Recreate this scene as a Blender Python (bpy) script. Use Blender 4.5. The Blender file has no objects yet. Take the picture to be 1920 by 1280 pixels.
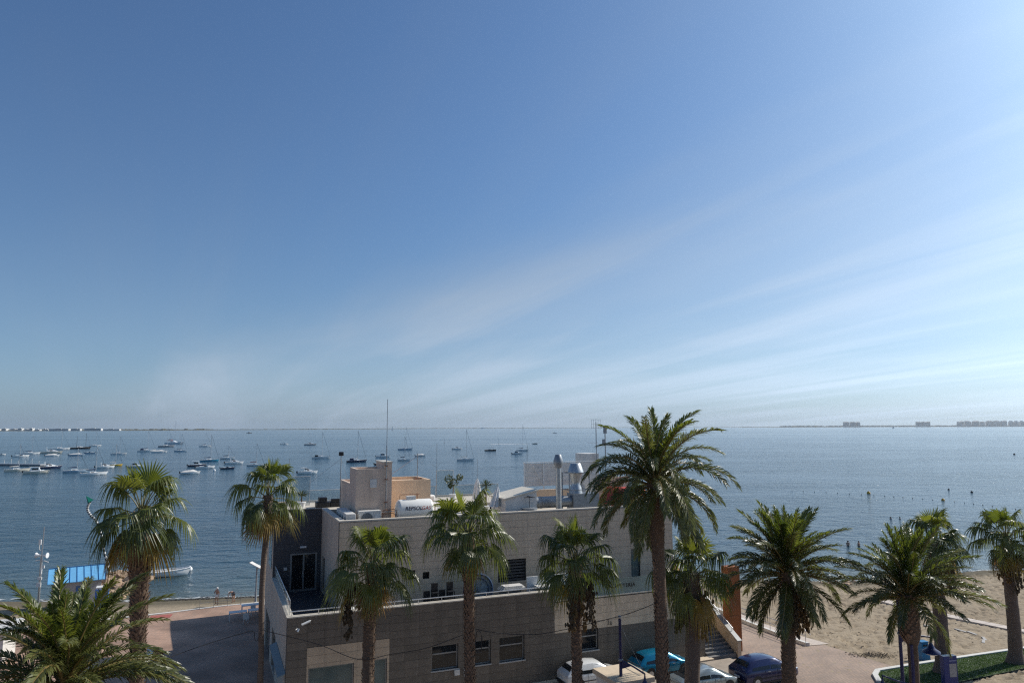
import bpy, bmesh, math, random
import numpy as np
from mathutils import Vector, Matrix, Euler, noise
R = math.radians
random.seed(7)
scene = bpy.context.scene
col = scene.collection

# ------------------------------------------------------------------ camera
cam_d = bpy.data.cameras.new('camera')
cam_d.sensor_width = 36.0
cam_d.lens = 36.0 * 1330 / 1920
cam_d.clip_start = 0.1
cam_d.clip_end = 60000
cam = bpy.data.objects.new('camera', cam_d)
col.objects.link(cam)
PITCH = math.atan(160 / 1330)
cam.location = (0, 0, 16)
cam.rotation_euler = (Matrix.Rotation(R(90) + PITCH, 3, 'X') @ Matrix.Rotation(-R(0.19), 3, 'Z')).to_euler()
scene.camera = cam

# ------------------------------------------------------------------ sky and sun
SUN_AZ, SUN_EL = 62.0, 38.0          # degrees right of the view axis, above the horizon
world = bpy.data.worlds.new('World')
scene.world = world
world.use_nodes = True
wn, wl = world.node_tree.nodes, world.node_tree.links
wn.clear()
w_out = wn.new('ShaderNodeOutputWorld')
w_bg = wn.new('ShaderNodeBackground')
sky = wn.new('ShaderNodeTexSky')
sky.sky_type = 'NISHITA'
sky.sun_disc = False
sky.sun_elevation = R(SUN_EL)
sky.sun_rotation = R(SUN_AZ)
sky.altitude = 20
sky.air_density = 1.0
sky.dust_density = 2.2
sky.ozone_density = 2.5
w_bg.inputs['Strength'].default_value = 0.075
# thin cirrus: streaks laid out on a flat layer high above (direction / height)
tc = wn.new('ShaderNodeTexCoord')
sep = wn.new('ShaderNodeSeparateXYZ')
wl.new(tc.outputs['Generated'], sep.inputs[0])
def wmath(op, a, b=None, c=None):
    n = wn.new('ShaderNodeMath'); n.operation = op
    for i, v in enumerate((a, b, c)):
        if v is None: continue
        if isinstance(v, (int, float)): n.inputs[i].default_value = v
        else: wl.new(v, n.inputs[i])
    return n.outputs[0]
zz = wmath('ADD', wmath('MAXIMUM', sep.outputs['Z'], 0.0), 0.10)
px = wmath('DIVIDE', sep.outputs['X'], zz)
py = wmath('DIVIDE', sep.outputs['Y'], zz)
comb = wn.new('ShaderNodeCombineXYZ')
wl.new(px, comb.inputs[0]); wl.new(py, comb.inputs[1])
def wisps(rot, scl, nscale, detail, lo, hi, dist):
    m0 = wn.new('ShaderNodeMapping')
    m0.inputs['Rotation'].default_value = (0, 0, R(rot))
    wl.new(comb.outputs[0], m0.inputs['Vector'])
    mp = wn.new('ShaderNodeMapping')
    mp.inputs['Scale'].default_value = scl
    wl.new(m0.outputs[0], mp.inputs['Vector'])
    nz = wn.new('ShaderNodeTexNoise')
    nz.inputs['Scale'].default_value = nscale
    nz.inputs['Detail'].default_value = detail
    nz.inputs['Roughness'].default_value = 0.55
    nz.inputs['Distortion'].default_value = dist
    wl.new(mp.outputs[0], nz.inputs['Vector'])
    mr = wn.new('ShaderNodeMapRange')
    mr.interpolation_type = 'SMOOTHSTEP'
    mr.inputs['From Min'].default_value = lo
    mr.inputs['From Max'].default_value = hi
    wl.new(nz.outputs['Fac'], mr.inputs['Value'])
    return mr.outputs[0]
c1 = wisps(48, (0.22, 0.50, 1), 1.0, 4, 0.30, 0.72, 0.3)
c2 = wisps(64, (0.13, 1.35, 1), 1.0, 10, 0.40, 0.74, 0.9)
# a thin cirrostratus sheet with a ragged edge covers the sunward half of the sky
vv = wmath('ADD', wmath('MULTIPLY', wmath('ADD', px, 1.47), 0.739), wmath('MULTIPLY', wmath('ADD', py, -3.75), 0.674))
sheet_edge = wn.new('ShaderNodeMapRange'); sheet_edge.interpolation_type = 'SMOOTHSTEP'
sheet_edge.inputs['From Min'].default_value = 0.30; sheet_edge.inputs['From Max'].default_value = 1.15
wl.new(wmath('ADD', vv, wmath('MULTIPLY', c1, 0.55)), sheet_edge.inputs['Value'])
veil = wmath('MULTIPLY', sheet_edge.outputs[0], wmath('ADD', wmath('MULTIPLY', c1, 0.26), wmath('ADD', wmath('MULTIPLY', c2, 0.28), 0.16)))
cl = wmath('MINIMUM', wmath('ADD', veil, wmath('ADD', wmath('MULTIPLY', c1, 0.07), wmath('MULTIPLY', c2, 0.09))), 0.65)
# clear maritime air: bluer aloft, no yellow band at the horizon
f_h = wmath('EXPONENT', wmath('MULTIPLY', wmath('MAXIMUM', sep.outputs['Z'], 0.0), -20.0))
tint = wn.new('ShaderNodeMix'); tint.data_type = 'RGBA'
wl.new(f_h, tint.inputs['Factor'])
tint.inputs['A'].default_value = (0.80, 1.15, 1.48, 1)
tint.inputs['B'].default_value = (1.9, 3.0, 4.7, 1)
sk = wn.new('ShaderNodeMix'); sk.data_type = 'RGBA'; sk.blend_type = 'MULTIPLY'; sk.inputs['Factor'].default_value = 1.0
wl.new(sky.outputs[0], sk.inputs['A']); wl.new(tint.outputs['Result'], sk.inputs['B'])
# even pale marine haze low over the horizon, the same all round
hz = wn.new('ShaderNodeMix'); hz.data_type = 'RGBA'
wl.new(wmath('MULTIPLY', wmath('EXPONENT', wmath('MULTIPLY', wmath('MAXIMUM', sep.outputs['Z'], 0.0), -9.0)), 0.62), hz.inputs['Factor'])
wl.new(sk.outputs['Result'], hz.inputs['A']); hz.inputs['B'].default_value = (4.0, 5.0, 5.9, 1)
cmix = wn.new('ShaderNodeMix'); cmix.data_type = 'RGBA'
wl.new(cl, cmix.inputs['Factor'])
wl.new(hz.outputs['Result'], cmix.inputs['A'])
# cirrus takes the brightness of the sky behind it, paler
bw = wn.new('ShaderNodeRGBToBW'); wl.new(hz.outputs['Result'], bw.inputs[0])
ccol = wn.new('ShaderNodeCombineColor')
wl.new(wmath('MULTIPLY', bw.outputs[0], 1.22), ccol.inputs[0])
wl.new(wmath('MULTIPLY', bw.outputs[0], 1.47), ccol.inputs[1])
wl.new(wmath('MULTIPLY', bw.outputs[0], 1.80), ccol.inputs[2])
wl.new(ccol.outputs[0], cmix.inputs['B'])
wl.new(cmix.outputs['Result'], w_bg.inputs['Color'])
wl.new(w_bg.outputs[0], w_out.inputs['Surface'])

sun_d = bpy.data.lights.new('sun', 'SUN')
sun_d.energy = 4.6
sun_d.angle = R(0.53)
sun_d.color = (1.0, 0.94, 0.85)
sun = bpy.data.objects.new('sun', sun_d)
col.objects.link(sun)
SUN_DIR = Vector((math.sin(R(SUN_AZ)) * math.cos(R(SUN_EL)), math.cos(R(SUN_AZ)) * math.cos(R(SUN_EL)), math.sin(R(SUN_EL))))
sun.rotation_euler = (-SUN_DIR).to_track_quat('-Z', 'Y').to_euler()
sun.location = (60, 40, 80)

vs = scene.view_settings
vs.view_transform = 'Standard'
vs.look = 'None'
vs.exposure = 0.0
vs.gamma = 1.0
vs.use_curve_mapping = False
cy = scene.cycles
cy.use_denoising = False
cy.pixel_filter_type = "BLACKMAN_HARRIS"
cy.filter_width = 1.25
cy.denoising_prefilter = 'ACCURATE'
cy.sample_clamp_indirect = 2.5
cy.sample_clamp_direct = 12
cy.max_bounces = 6
cy.diffuse_bounces = 3
cy.glossy_bounces = 3
cy.transmission_bounces = 4
cy.transparent_max_bounces = 8
cy.volume_bounces = 0
cy.caustics_reflective = False
cy.caustics_refractive = False

# ------------------------------------------------------------------ materials
MATS = {}
def new_mat(name):
    m = bpy.data.materials.new(name); m.use_nodes = True
    n, l = m.node_tree.nodes, m.node_tree.links
    return m, n, l, n['Principled BSDF']
def link_bump(n, l, bsdf, src, strength, dist):
    b = n.new('ShaderNodeBump'); b.inputs['Strength'].default_value = strength
    b.inputs['Distance'].default_value = dist
    l.new(src, b.inputs['Height']); l.new(b.outputs[0], bsdf.inputs['Normal'])
    return b
def noise_tex(n, l, scale, detail=4, rough=0.6, coord='Object', mscale=None):
    t = n.new('ShaderNodeTexCoord'); z = n.new('ShaderNodeTexNoise')
    z.inputs['Scale'].default_value = scale; z.inputs['Detail'].default_value = detail
    z.inputs['Roughness'].default_value = rough
    if mscale:
        mp = n.new('ShaderNodeMapping'); mp.inputs['Scale'].default_value = mscale
        l.new(t.outputs[coord], mp.inputs[0]); l.new(mp.outputs[0], z.inputs['Vector'])
    else: l.new(t.outputs[coord], z.inputs['Vector'])
    return z
def ramp(n, l, src, stops):
    r = n.new('ShaderNodeValToRGB'); e = r.color_ramp.elements
    while len(e) < len(stops): e.new(0.5)
    for i, (p, c) in enumerate(stops):
        e[i].position = p; e[i].color = (*c, 1)
    l.new(src, r.inputs[0]); return r
def sc(c, k): return tuple(min(1, v * k) for v in c)
def mat(name, c, rough=0.6, metal=0.0, var=0.15, nscale=6.0, bump=0.0, bdist=0.01, objvar=0.0, spec=0.5, coord='Object', mscale=None, streak=0.0):
    """plain surface with mottling, optional bump and per-object tone"""
    if name in MATS: return MATS[name]
    m, n, l, b = new_mat(name)
    z = noise_tex(n, l, nscale, 5, 0.65, coord, mscale)
    r = ramp(n, l, z.outputs['Fac'], [(0.25, sc(c, 1 - var)), (0.75, sc(c, 1 + var))])
    out = r.outputs[0]
    if objvar:
        oi = n.new('ShaderNodeObjectInfo'); mr = n.new('ShaderNodeMapRange')
        mr.inputs['To Min'].default_value = 1 - objvar; mr.inputs['To Max'].default_value = 1 + objvar
        l.new(oi.outputs['Random'], mr.inputs['Value'])
        hs = n.new('ShaderNodeHueSaturation'); l.new(mr.outputs[0], hs.inputs['Value']); l.new(out, hs.inputs['Color'])
        out = hs.outputs[0]
    if streak:   # salt and rain runs down the wall, continuous across its pieces
        g = n.new('ShaderNodeNewGeometry'); mp = n.new('ShaderNodeMapping'); mp.inputs['Scale'].default_value = (1.6, 1.6, 0.16)
        l.new(g.outputs['Position'], mp.inputs[0]); z2 = n.new('ShaderNodeTexNoise'); z2.inputs['Scale'].default_value = 1.0; z2.inputs['Detail'].default_value = 6; z2.inputs['Roughness'].default_value = 0.7
        l.new(mp.outputs[0], z2.inputs['Vector']); rr2 = ramp(n, l, z2.outputs['Fac'], [(0.28, (1 - streak,) * 3), (0.52, (1, 1, 1)), (0.75, (1 + streak * .4, 1 + streak * .38, 1 + streak * .34))])
        mx2 = n.new('ShaderNodeMix'); mx2.data_type = 'RGBA'; mx2.blend_type = 'MULTIPLY'; mx2.inputs['Factor'].default_value = 1
        l.new(out, mx2.inputs['A']); l.new(rr2.outputs[0], mx2.inputs['B']); out = mx2.outputs['Result']
    l.new(out, b.inputs['Base Color'])
    b.inputs['Roughness'].default_value = rough; b.inputs['Metallic'].default_value = metal
    b.inputs['Specular IOR Level'].default_value = spec
    if bump: link_bump(n, l, b, z.outputs['Fac'], bump, bdist)
    MATS[name] = m
    return m
def leaf_mat(name, c1, c2, trans=0.35, rough=0.38):
    m, n, l, b = new_mat(name)
    z = noise_tex(n, l, 1.3, 3, 0.6)
    oi = n.new('ShaderNodeObjectInfo')
    ad = n.new('ShaderNodeMath'); ad.operation = 'MULTIPLY_ADD'
    l.new(oi.outputs['Random'], ad.inputs[0]); ad.inputs[1].default_value = 0.6
    l.new(z.outputs['Fac'], ad.inputs[2])
    r = ramp(n, l, ad.outputs[0], [(0.4, c1), (1.1, c2)])
    l.new(r.outputs[0], b.inputs['Base Color'])
    b.inputs['Roughness'].default_value = rough
    b.inputs['Specular IOR Level'].default_value = 0.6
    tr = n.new('ShaderNodeBsdfTranslucent')
    hs = n.new('ShaderNodeHueSaturation'); hs.inputs['Value'].default_value = 1.5; hs.inputs['Saturation'].default_value = 1.1
    l.new(r.outputs[0], hs.inputs['Color']); l.new(hs.outputs[0], tr.inputs[0])
    mx = n.new('ShaderNodeMixShader'); mx.inputs[0].default_value = trans
    l.new(b.outputs[0], mx.inputs[1]); l.new(tr.outputs[0], mx.inputs[2])
    l.new(mx.outputs[0], n['Material Output'].inputs['Surface'])
    MATS[name] = m
    return m
def glass_mat(name, c, alpha, rough=0.08):
    """thin pane: part see-through, part glossy tinted sheet"""
    m, n, l, b = new_mat(name)
    z = noise_tex(n, l, 0.7, 2)
    r = ramp(n, l, z.outputs['Fac'], [(0.3, sc(c, 0.85)), (0.7, sc(c, 1.15))])
    l.new(r.outputs[0], b.inputs['Base Color']); b.inputs['Roughness'].default_value = rough
    tr = n.new('ShaderNodeBsdfTransparent'); mx = n.new('ShaderNodeMixShader'); mx.inputs[0].default_value = alpha
    l.new(tr.outputs[0], mx.inputs[1]); l.new(b.outputs[0], mx.inputs[2])
    l.new(mx.outputs[0], n['Material Output'].inputs['Surface'])
    MATS[name] = m
    return m
def brick_mat(name, c1, c2, cm, bw_, bh, rot=0, mortar=0.012, stain=0.25):
    m, n, l, b = new_mat(name)
    t = n.new('ShaderNodeTexCoord'); mp = n.new('ShaderNodeMapping'); mp.inputs['Rotation'].default_value = (0, 0, R(rot))
    l.new(t.outputs['Object'], mp.inputs[0])
    br = n.new('ShaderNodeTexBrick')
    br.inputs['Color1'].default_value = (*c1, 1); br.inputs['Color2'].default_value = (*c2, 1); br.inputs['Mortar'].default_value = (*cm, 1)
    br.inputs['Scale'].default_value = 1.0; br.inputs['Mortar Size'].default_value = mortar
    br.inputs['Brick Width'].default_value = bw_; br.inputs['Row Height'].default_value = bh
    l.new(mp.outputs[0], br.inputs['Vector'])
    z = n.new('ShaderNodeTexNoise'); z.inputs['Scale'].default_value = 0.35; z.inputs['Detail'].default_value = 7
    l.new(mp.outputs[0], z.inputs['Vector'])
    mr = n.new('ShaderNodeMapRange'); mr.inputs['To Min'].default_value = 1 - stain; mr.inputs['To Max'].default_value = 1 + stain
    mr.inputs['From Min'].default_value = 0.3; mr.inputs['From Max'].default_value = 0.7
    l.new(z.outputs['Fac'], mr.inputs['Value'])
    hs = n.new('ShaderNodeHueSaturation'); l.new(br.outputs['Color'], hs.inputs['Color']); l.new(mr.outputs[0], hs.inputs['Value'])
    l.new(hs.outputs[0], b.inputs['Base Color']); b.inputs['Roughness'].default_value = 0.85
    link_bump(n, l, b, br.outputs['Fac'], -0.4, 0.01)
    MATS[name] = m
    return m

M_panel_grey = mat('panel_grey', (0.142, 0.118, 0.094), 0.55, var=0.14, nscale=2.0, objvar=0.12, bump=0.05, streak=0.28)
M_panel_beige = mat('panel_beige', (0.64, 0.515, 0.375), 0.6, var=0.10, nscale=2.0, objvar=0.07, bump=0.05, streak=0.22)
M_panel_tan = mat('panel_tan', (0.50, 0.385, 0.27), 0.6, var=0.10, nscale=2.0, objvar=0.07, bump=0.05, streak=0.22)
M_panel_dark = mat('panel_dark', (0.066, 0.068, 0.076), 0.5, var=0.14, nscale=2.0, objvar=0.10, bump=0.05)
M_joint = mat('joint_dark', (0.075, 0.068, 0.06), 0.9)
M_cap = mat('parapet_cap', (0.55, 0.50, 0.42), 0.6, var=0.12, nscale=3)
M_stucco = mat('stucco_pink', (0.66, 0.51, 0.40), 0.9, var=0.12, nscale=1.2, bump=0.25, bdist=0.02, streak=0.22)
M_stucco_bounce = mat('stucco_peach_bounce', (0.72, 0.52, 0.35), 0.9, var=0.10, nscale=1.2, bump=0.25, bdist=0.02, streak=0.18)  # peach stucco with light bounced off roof and tank mixed into the colour
M_side = mat('side_wall', (0.52, 0.43, 0.34), 0.8, var=0.12, nscale=0.8, bump=0.1, streak=0.22)
M_roof = mat('roof_gravel', (0.50, 0.45, 0.37), 0.95, var=0.2, nscale=1.0, bump=0.4, bdist=0.02)
M_terrace = mat('terrace_tiles', (0.045, 0.047, 0.055), 0.6, var=0.2, nscale=2)
M_white = mat('white_paint', (0.74, 0.74, 0.72), 0.45, var=0.06, nscale=2)
M_white_old = mat('white_worn', (0.66, 0.64, 0.60), 0.6, var=0.14, nscale=1.4, streak=0.16)
M_hull = mat('hull_white', (0.88, 0.88, 0.86), 0.25, var=0.05, nscale=1)
M_hull_cream = mat('hull_cream', (0.74, 0.68, 0.56), 0.35, var=0.08, nscale=1)
M_hull_blue = mat('hull_navy', (0.025, 0.04, 0.09), 0.3, var=0.1, nscale=1)
M_hull_turq = mat('hull_turquoise', (0.05, 0.28, 0.42), 0.3, var=0.1, nscale=1)
M_hull_pale = mat('hull_paleblue', (0.40, 0.52, 0.62), 0.35, var=0.1, nscale=1)
M_hull_grey = mat('hull_grey', (0.33, 0.35, 0.37), 0.4, var=0.1, nscale=1)
M_hull_dark = mat('hull_dark', (0.06, 0.05, 0.045), 0.45, var=0.15, nscale=1)
M_hull_yellow = mat('hull_yellow', (0.80, 0.50, 0.05), 0.4, var=0.08, nscale=1)
M_antifoul = mat('antifouling', (0.03, 0.045, 0.07), 0.6)
M_deck = mat('boat_deck', (0.62, 0.60, 0.54), 0.5, var=0.1)
M_dark = mat('dark_plastic', (0.012, 0.013, 0.016), 0.45)
M_glass_dark = mat('dark_glass', (0.012, 0.015, 0.018), 0.06, var=0.2, nscale=0.8)
M_canvas_blue = mat('canvas_navy', (0.02, 0.035, 0.09), 0.8)
M_canvas_red = mat('canvas_red', (0.28, 0.07, 0.06), 0.8)
M_alu = mat('aluminium', (0.55, 0.56, 0.57), 0.35, metal=0.6, var=0.06)
M_wire = mat('wire_steel', (0.25, 0.27, 0.29), 0.4, metal=0.4)
M_galv = mat('galvanised', (0.42, 0.44, 0.45), 0.42, metal=0.75, var=0.14, nscale=7)
M_galv_d = mat('galvanised_dull', (0.26, 0.28, 0.30), 0.5, metal=0.6, var=0.18, nscale=5)
M_bluepost = mat('blue_post', (0.010, 0.018, 0.085), 0.4, var=0.12)
M_bluetotem = mat('blue_totem', (0.006, 0.026, 0.15), 0.35, var=0.1)
M_bin = mat('blue_bin', (0.0, 0.15, 0.34), 0.45, var=0.1)
M_hutroof = mat('blue_roof', (0.15, 0.41, 0.66), 0.55, var=0.14, nscale=3, objvar=0.06)
M_hutwall = mat('hut_wall', (0.42, 0.385, 0.36), 0.9, var=0.1, nscale=2, bump=0.1)
M_signblue = mat('sign_blue', (0.05, 0.14, 0.36), 0.5)
M_corten = mat('corten', (0.26, 0.082, 0.020), 0.75, var=0.35, nscale=1.3, bump=0.1, mscale=(1, 1, 0.35))
M_red = mat('red_tarp', (0.40, 0.035, 0.02), 0.7, var=0.18, nscale=3)
M_frame = mat('window_frame', (0.27, 0.27, 0.26), 0.4, metal=0.2)
M_screen = mat('rolled_blind', (0.20, 0.18, 0.15), 0.8, var=0.2, nscale=3)
M_tankw = mat('tank_white', (0.80, 0.78, 0.72), 0.35, var=0.05, nscale=1.5)
M_navy_print = mat('navy_print', (0.012, 0.016, 0.05), 0.5)
M_red_print = mat('red_print', (0.42, 0.10, 0.08), 0.5)
M_black_print = mat('black_print', (0.02, 0.02, 0.02), 0.6)
M_rust = mat('rusty_steel', (0.25, 0.12, 0.07), 0.8, var=0.3, nscale=5)
M_trunk = mat('palm_trunk', (0.115, 0.078, 0.052), 0.95, var=0.4, nscale=5, bump=0.9, bdist=0.05, mscale=(1, 1, 2.2))
M_trunk_g = mat('palm_trunk_grey', (0.135, 0.10, 0.078), 0.95, var=0.35, nscale=4, bump=0.9, bdist=0.04, mscale=(0.6, 0.6, 5))
M_boot = mat('leaf_base', (0.175, 0.115, 0.075), 0.9, var=0.45, nscale=4, bump=0.4)
M_petiole = mat('petiole', (0.16, 0.14, 0.045), 0.5, var=0.25, nscale=3)
M_petiole_d = mat('petiole_date', (0.21, 0.15, 0.05), 0.5, var=0.25, nscale=3)
M_fan = leaf_mat('fan_leaf', (0.048, 0.068, 0.014), (0.130, 0.150, 0.031), 0.40, 0.38)
M_fan_bright = leaf_mat('fan_leaf_young', (0.075, 0.100, 0.015), (0.175, 0.192, 0.036), 0.43, 0.38)
M_fan_dry = leaf_mat('fan_leaf_dry', (0.20, 0.12, 0.055), (0.32, 0.21, 0.10), 0.3, 0.6)
M_fan_yel = leaf_mat('fan_leaf_yellowing', (0.13, 0.11, 0.022), (0.30, 0.21, 0.045), 0.4, 0.45)
M_date = leaf_mat('date_leaf', (0.050, 0.064, 0.019), (0.140, 0.150, 0.046), 0.34, 0.38)
M_date_young = leaf_mat('date_leaf_young', (0.062, 0.088, 0.016), (0.150, 0.170, 0.034), 0.38, 0.38)
M_date_dry = leaf_mat('date_leaf_dry', (0.20, 0.155, 0.085), (0.36, 0.29, 0.17), 0.3, 0.6)
M_fruit = mat('palm_fruit', (0.13, 0.075, 0.02), 0.8, var=0.35, nscale=8)
M_fruit_d = mat('palm_fruit_dark', (0.055, 0.038, 0.018), 0.8, var=0.35, nscale=8)
M_rubber = mat('tyre', (0.012, 0.012, 0.013), 0.8)
M_cable = mat('cable_black', (0.010, 0.010, 0.011), 0.6)
M_rock = mat('rock_ochre', (0.36, 0.25, 0.165), 0.95, var=0.3, nscale=1.5, objvar=0.25, bump=0.6, bdist=0.06)
M_kerb = mat('kerb_white', (0.62, 0.60, 0.55), 0.8, var=0.1, nscale=2)
M_concrete = mat('concrete', (0.42, 0.40, 0.37), 0.9, var=0.15, nscale=1.5, bump=0.2)
M_beige_slab = mat('beige_slab', (0.62, 0.50, 0.36), 0.85, var=0.10, nscale=3, bump=0.2)
M_step = mat('stair_stone', (0.17, 0.165, 0.16), 0.7, var=0.2, nscale=2)
M_street_pale = mat('street_pale', (0.34, 0.28, 0.22), 0.95, var=0.25, nscale=1.2, bump=0.3)  # concrete paving tone, lightened so the street bounces light onto the walls
M_skin = mat('skin', (0.42, 0.24, 0.16), 0.6, var=0.06)
M_hair = mat('hair_dark', (0.03, 0.02, 0.015), 0.7)
M_cloth_w = mat('cloth_white', (0.72, 0.72, 0.70), 0.9)
M_cloth_d = mat('cloth_dark', (0.03, 0.035, 0.05), 0.9)
M_glass_frost = glass_mat('frosted_glass', (0.24, 0.33, 0.31), 0.86, 0.15)
M_glass_clear = glass_mat('clear_glass', (0.30, 0.42, 0.46), 0.30, 0.04)
M_glass_shop = glass_mat('shop_glass', (0.13, 0.17, 0.16), 0.92, 0.12)
M_bush = leaf_mat('bush_leaf', (0.03, 0.05, 0.015), (0.07, 0.09, 0.03), 0.25, 0.5)
M_farwhite = mat('far_white', (0.72, 0.70, 0.66), 0.8, var=0.1, nscale=0.02)
M_fartower = mat('far_tower', (0.42, 0.36, 0.31), 0.8, var=0.1, nscale=0.02)
M_farwin = mat('far_window', (0.07, 0.08, 0.09), 0.4)
M_farland = mat('far_scrub', (0.09, 0.085, 0.05), 0.95, var=0.3, nscale=0.01)
M_buoy_y = mat('buoy_yellow', (0.70, 0.38, 0.03), 0.5)
M_float = mat('float_dark', (0.06, 0.05, 0.045), 0.6)
M_beacon = mat('beacon_green', (0.0, 0.16, 0.11), 0.5)

PAVE = brick_mat('brick_paving', (0.40, 0.25, 0.175), (0.33, 0.22, 0.16), (0.20, 0.14, 0.105), 0.40, 0.20, 35, stain=0.32)
PAVE2 = brick_mat('brick_paving_warm', (0.36, 0.255, 0.185), (0.29, 0.215, 0.165), (0.18, 0.14, 0.11), 0.42, 0.16, -40, stain=0.22)

# sand
def make_sand():
    m, n, l, b = new_mat('sand')
    z1 = noise_tex(n, l, 0.16, 6, 0.6); z2 = noise_tex(n, l, 2.2, 6, 0.7)
    r1 = ramp(n, l, z1.outputs['Fac'], [(0.3, (0.31, 0.245, 0.17)), (0.7, (0.40, 0.325, 0.23))])
    r2 = ramp(n, l, z2.outputs['Fac'], [(0.3, (0.80, 0.80, 0.80)), (0.65, (1, 1, 1))])
    mx = n.new('ShaderNodeMix'); mx.data_type = 'RGBA'; mx.blend_type = 'MULTIPLY'; mx.inputs['Factor'].default_value = 1
    l.new(r1.outputs[0], mx.inputs['A']); l.new(r2.outputs[0], mx.inputs['B'])
    # wet, weedy strip along the waterline (height of the beach above the sea)
    ge = n.new('ShaderNodeNewGeometry'); sp = n.new('ShaderNodeSeparateXYZ'); l.new(ge.outputs['Position'], sp.inputs[0])
    ad = n.new('ShaderNodeMath'); ad.operation = 'MULTIPLY_ADD'; l.new(z2.outputs['Fac'], ad.inputs[0]); ad.inputs[1].default_value = 0.35; l.new(sp.outputs['Z'], ad.inputs[2])
    mr = n.new('ShaderNodeMapRange'); mr.inputs['From Min'].default_value = -1.27; mr.inputs['From Max'].default_value = -0.88
    l.new(ad.outputs[0], mr.inputs['Value'])
    m2 = n.new('ShaderNodeMix'); m2.data_type = 'RGBA'
    l.new(mr.outputs[0], m2.inputs['Factor']); m2.inputs['A'].default_value = (0.135, 0.115, 0.08, 1); l.new(mx.outputs['Result'], m2.inputs['B'])
    l.new(m2.outputs['Result'], b.inputs['Base Color']); b.inputs['Roughness'].default_value = 0.95
    b.inputs['Specular IOR Level'].default_value = 0.1
    link_bump(n, l, b, z2.outputs['Fac'], 0.8, 0.12)
    MATS['sand'] = m; return m
M_sand = make_sand()

# sea: dark body colour, paler over the shallows, ruffled by wind; calm slicks far out
def make_sea():
    m, n, l, b = new_mat('sea_water')
    ge = n.new('ShaderNodeNewGeometry'); sp = n.new('ShaderNodeSeparateXYZ'); l.new(ge.outputs['Position'], sp.inputs[0])
    def nz(scale, detail, rough, ms, rot=0):
        mp = n.new('ShaderNodeMapping'); mp.inputs['Scale'].default_value = ms; mp.inputs['Rotation'].default_value = (0, 0, R(rot))
        l.new(ge.outputs['Position'], mp.inputs[0])
        z = n.new('ShaderNodeTexNoise'); z.inputs['Scale'].default_value = scale; z.inputs['Detail'].default_value = detail
        z.inputs['Roughness'].default_value = rough; l.new(mp.outputs[0], z.inputs['Vector']); return z
    w1 = nz(0.42, 4, 0.6, (0.75, 1.0, 1), 8)
    w2 = nz(1.5, 3, 0.6, (0.7, 1.0, 1), -14)
    w3 = nz(0.09, 3, 0.5, (0.5, 1.0, 1), 5)
    def mth(op, a, b_):
        x = n.new('ShaderNodeMath'); x.operation = op
        for i, v in enumerate((a, b_)):
            if isinstance(v, (int, float)): x.inputs[i].default_value = v
            else: l.new(v, x.inputs[i])
        return x.outputs[0]
    h = mth('ADD', mth('MULTIPLY', w1.outputs['Fac'], 1.25), mth('ADD', mth('MULTIPLY', w2.outputs['Fac'], 0.42), mth('MULTIPLY', w3.outputs['Fac'], 1.5)))
    # slicks: bands of calm water
    sl = nz(0.0035, 4, 0.6, (0.16, 1.0, 1), 3)
    slm = n.new('ShaderNodeMapRange'); slm.interpolation_type = 'SMOOTHSTEP'
    slm.inputs['From Min'].default_value = 0.42; slm.inputs['From Max'].default_value = 0.60
    slm.inputs['To Min'].default_value = 0.45; slm.inputs['To Max'].default_value = 1.0
    l.new(sl.outputs['Fac'], slm.inputs['Value'])
    far = n.new('ShaderNodeMapRange'); far.inputs['From Min'].default_value = 350; far.inputs['From Max'].default_value = 1300
    l.new(sp.outputs['Y'], far.inputs['Value'])
    bs = n.new('ShaderNodeMix'); bs.data_type = 'FLOAT'
    l.new(far.outputs[0], bs.inputs['Factor']); bs.inputs['A'].default_value = 1.0; l.new(slm.outputs[0], bs.inputs['B'])
    wp = nz(0.022, 5, 0.6, (0.35, 1.0, 1), 6)
    wpm = n.new('ShaderNodeMapRange'); wpm.interpolation_type = 'SMOOTHSTEP'; wpm.inputs['From Min'].default_value = 0.36; wpm.inputs['From Max'].default_value = 0.62
    wpm.inputs['To Min'].default_value = 0.58; wpm.inputs['To Max'].default_value = 1.1; l.new(wp.outputs['Fac'], wpm.inputs['Value'])
    bp = n.new('ShaderNodeBump'); bp.inputs['Distance'].default_value = 0.55
    l.new(mth('MULTIPLY', bs.outputs['Result'], wpm.outputs[0]), bp.inputs['Strength']); l.new(h, bp.inputs['Height'])
    l.new(bp.outputs[0], b.inputs['Normal'])
    # depth: distance from the shore gives the bottom colour that shows through
    wob = nz(0.05, 4, 0.6, (0.6, 1, 1))
    sh = mth('ADD', sp.outputs['Y'], mth('MULTIPLY', sp.outputs['X'], -0.13))
    sh = mth('ADD', sh, mth('MULTIPLY', wob.outputs['Fac'], 14))
    r = n.new('ShaderNodeMapRange'); r.inputs['From Min'].default_value = 84; r.inputs['From Max'].default_value = 116
    l.new(sh, r.inputs['Value'])
    cr = ramp(n, l, r.outputs[0], [(0.0, (0.105, 0.115, 0.085)), (0.35, (0.045, 0.078, 0.088)), (1.0, (0.014, 0.048, 0.072))])
    l.new(cr.outputs[0], b.inputs['Base Color'])
    b.inputs['Roughness'].default_value = 0.12
    b.inputs['IOR'].default_value = 1.33
    MATS['sea'] = m; return m
M_sea = make_sea()

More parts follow.
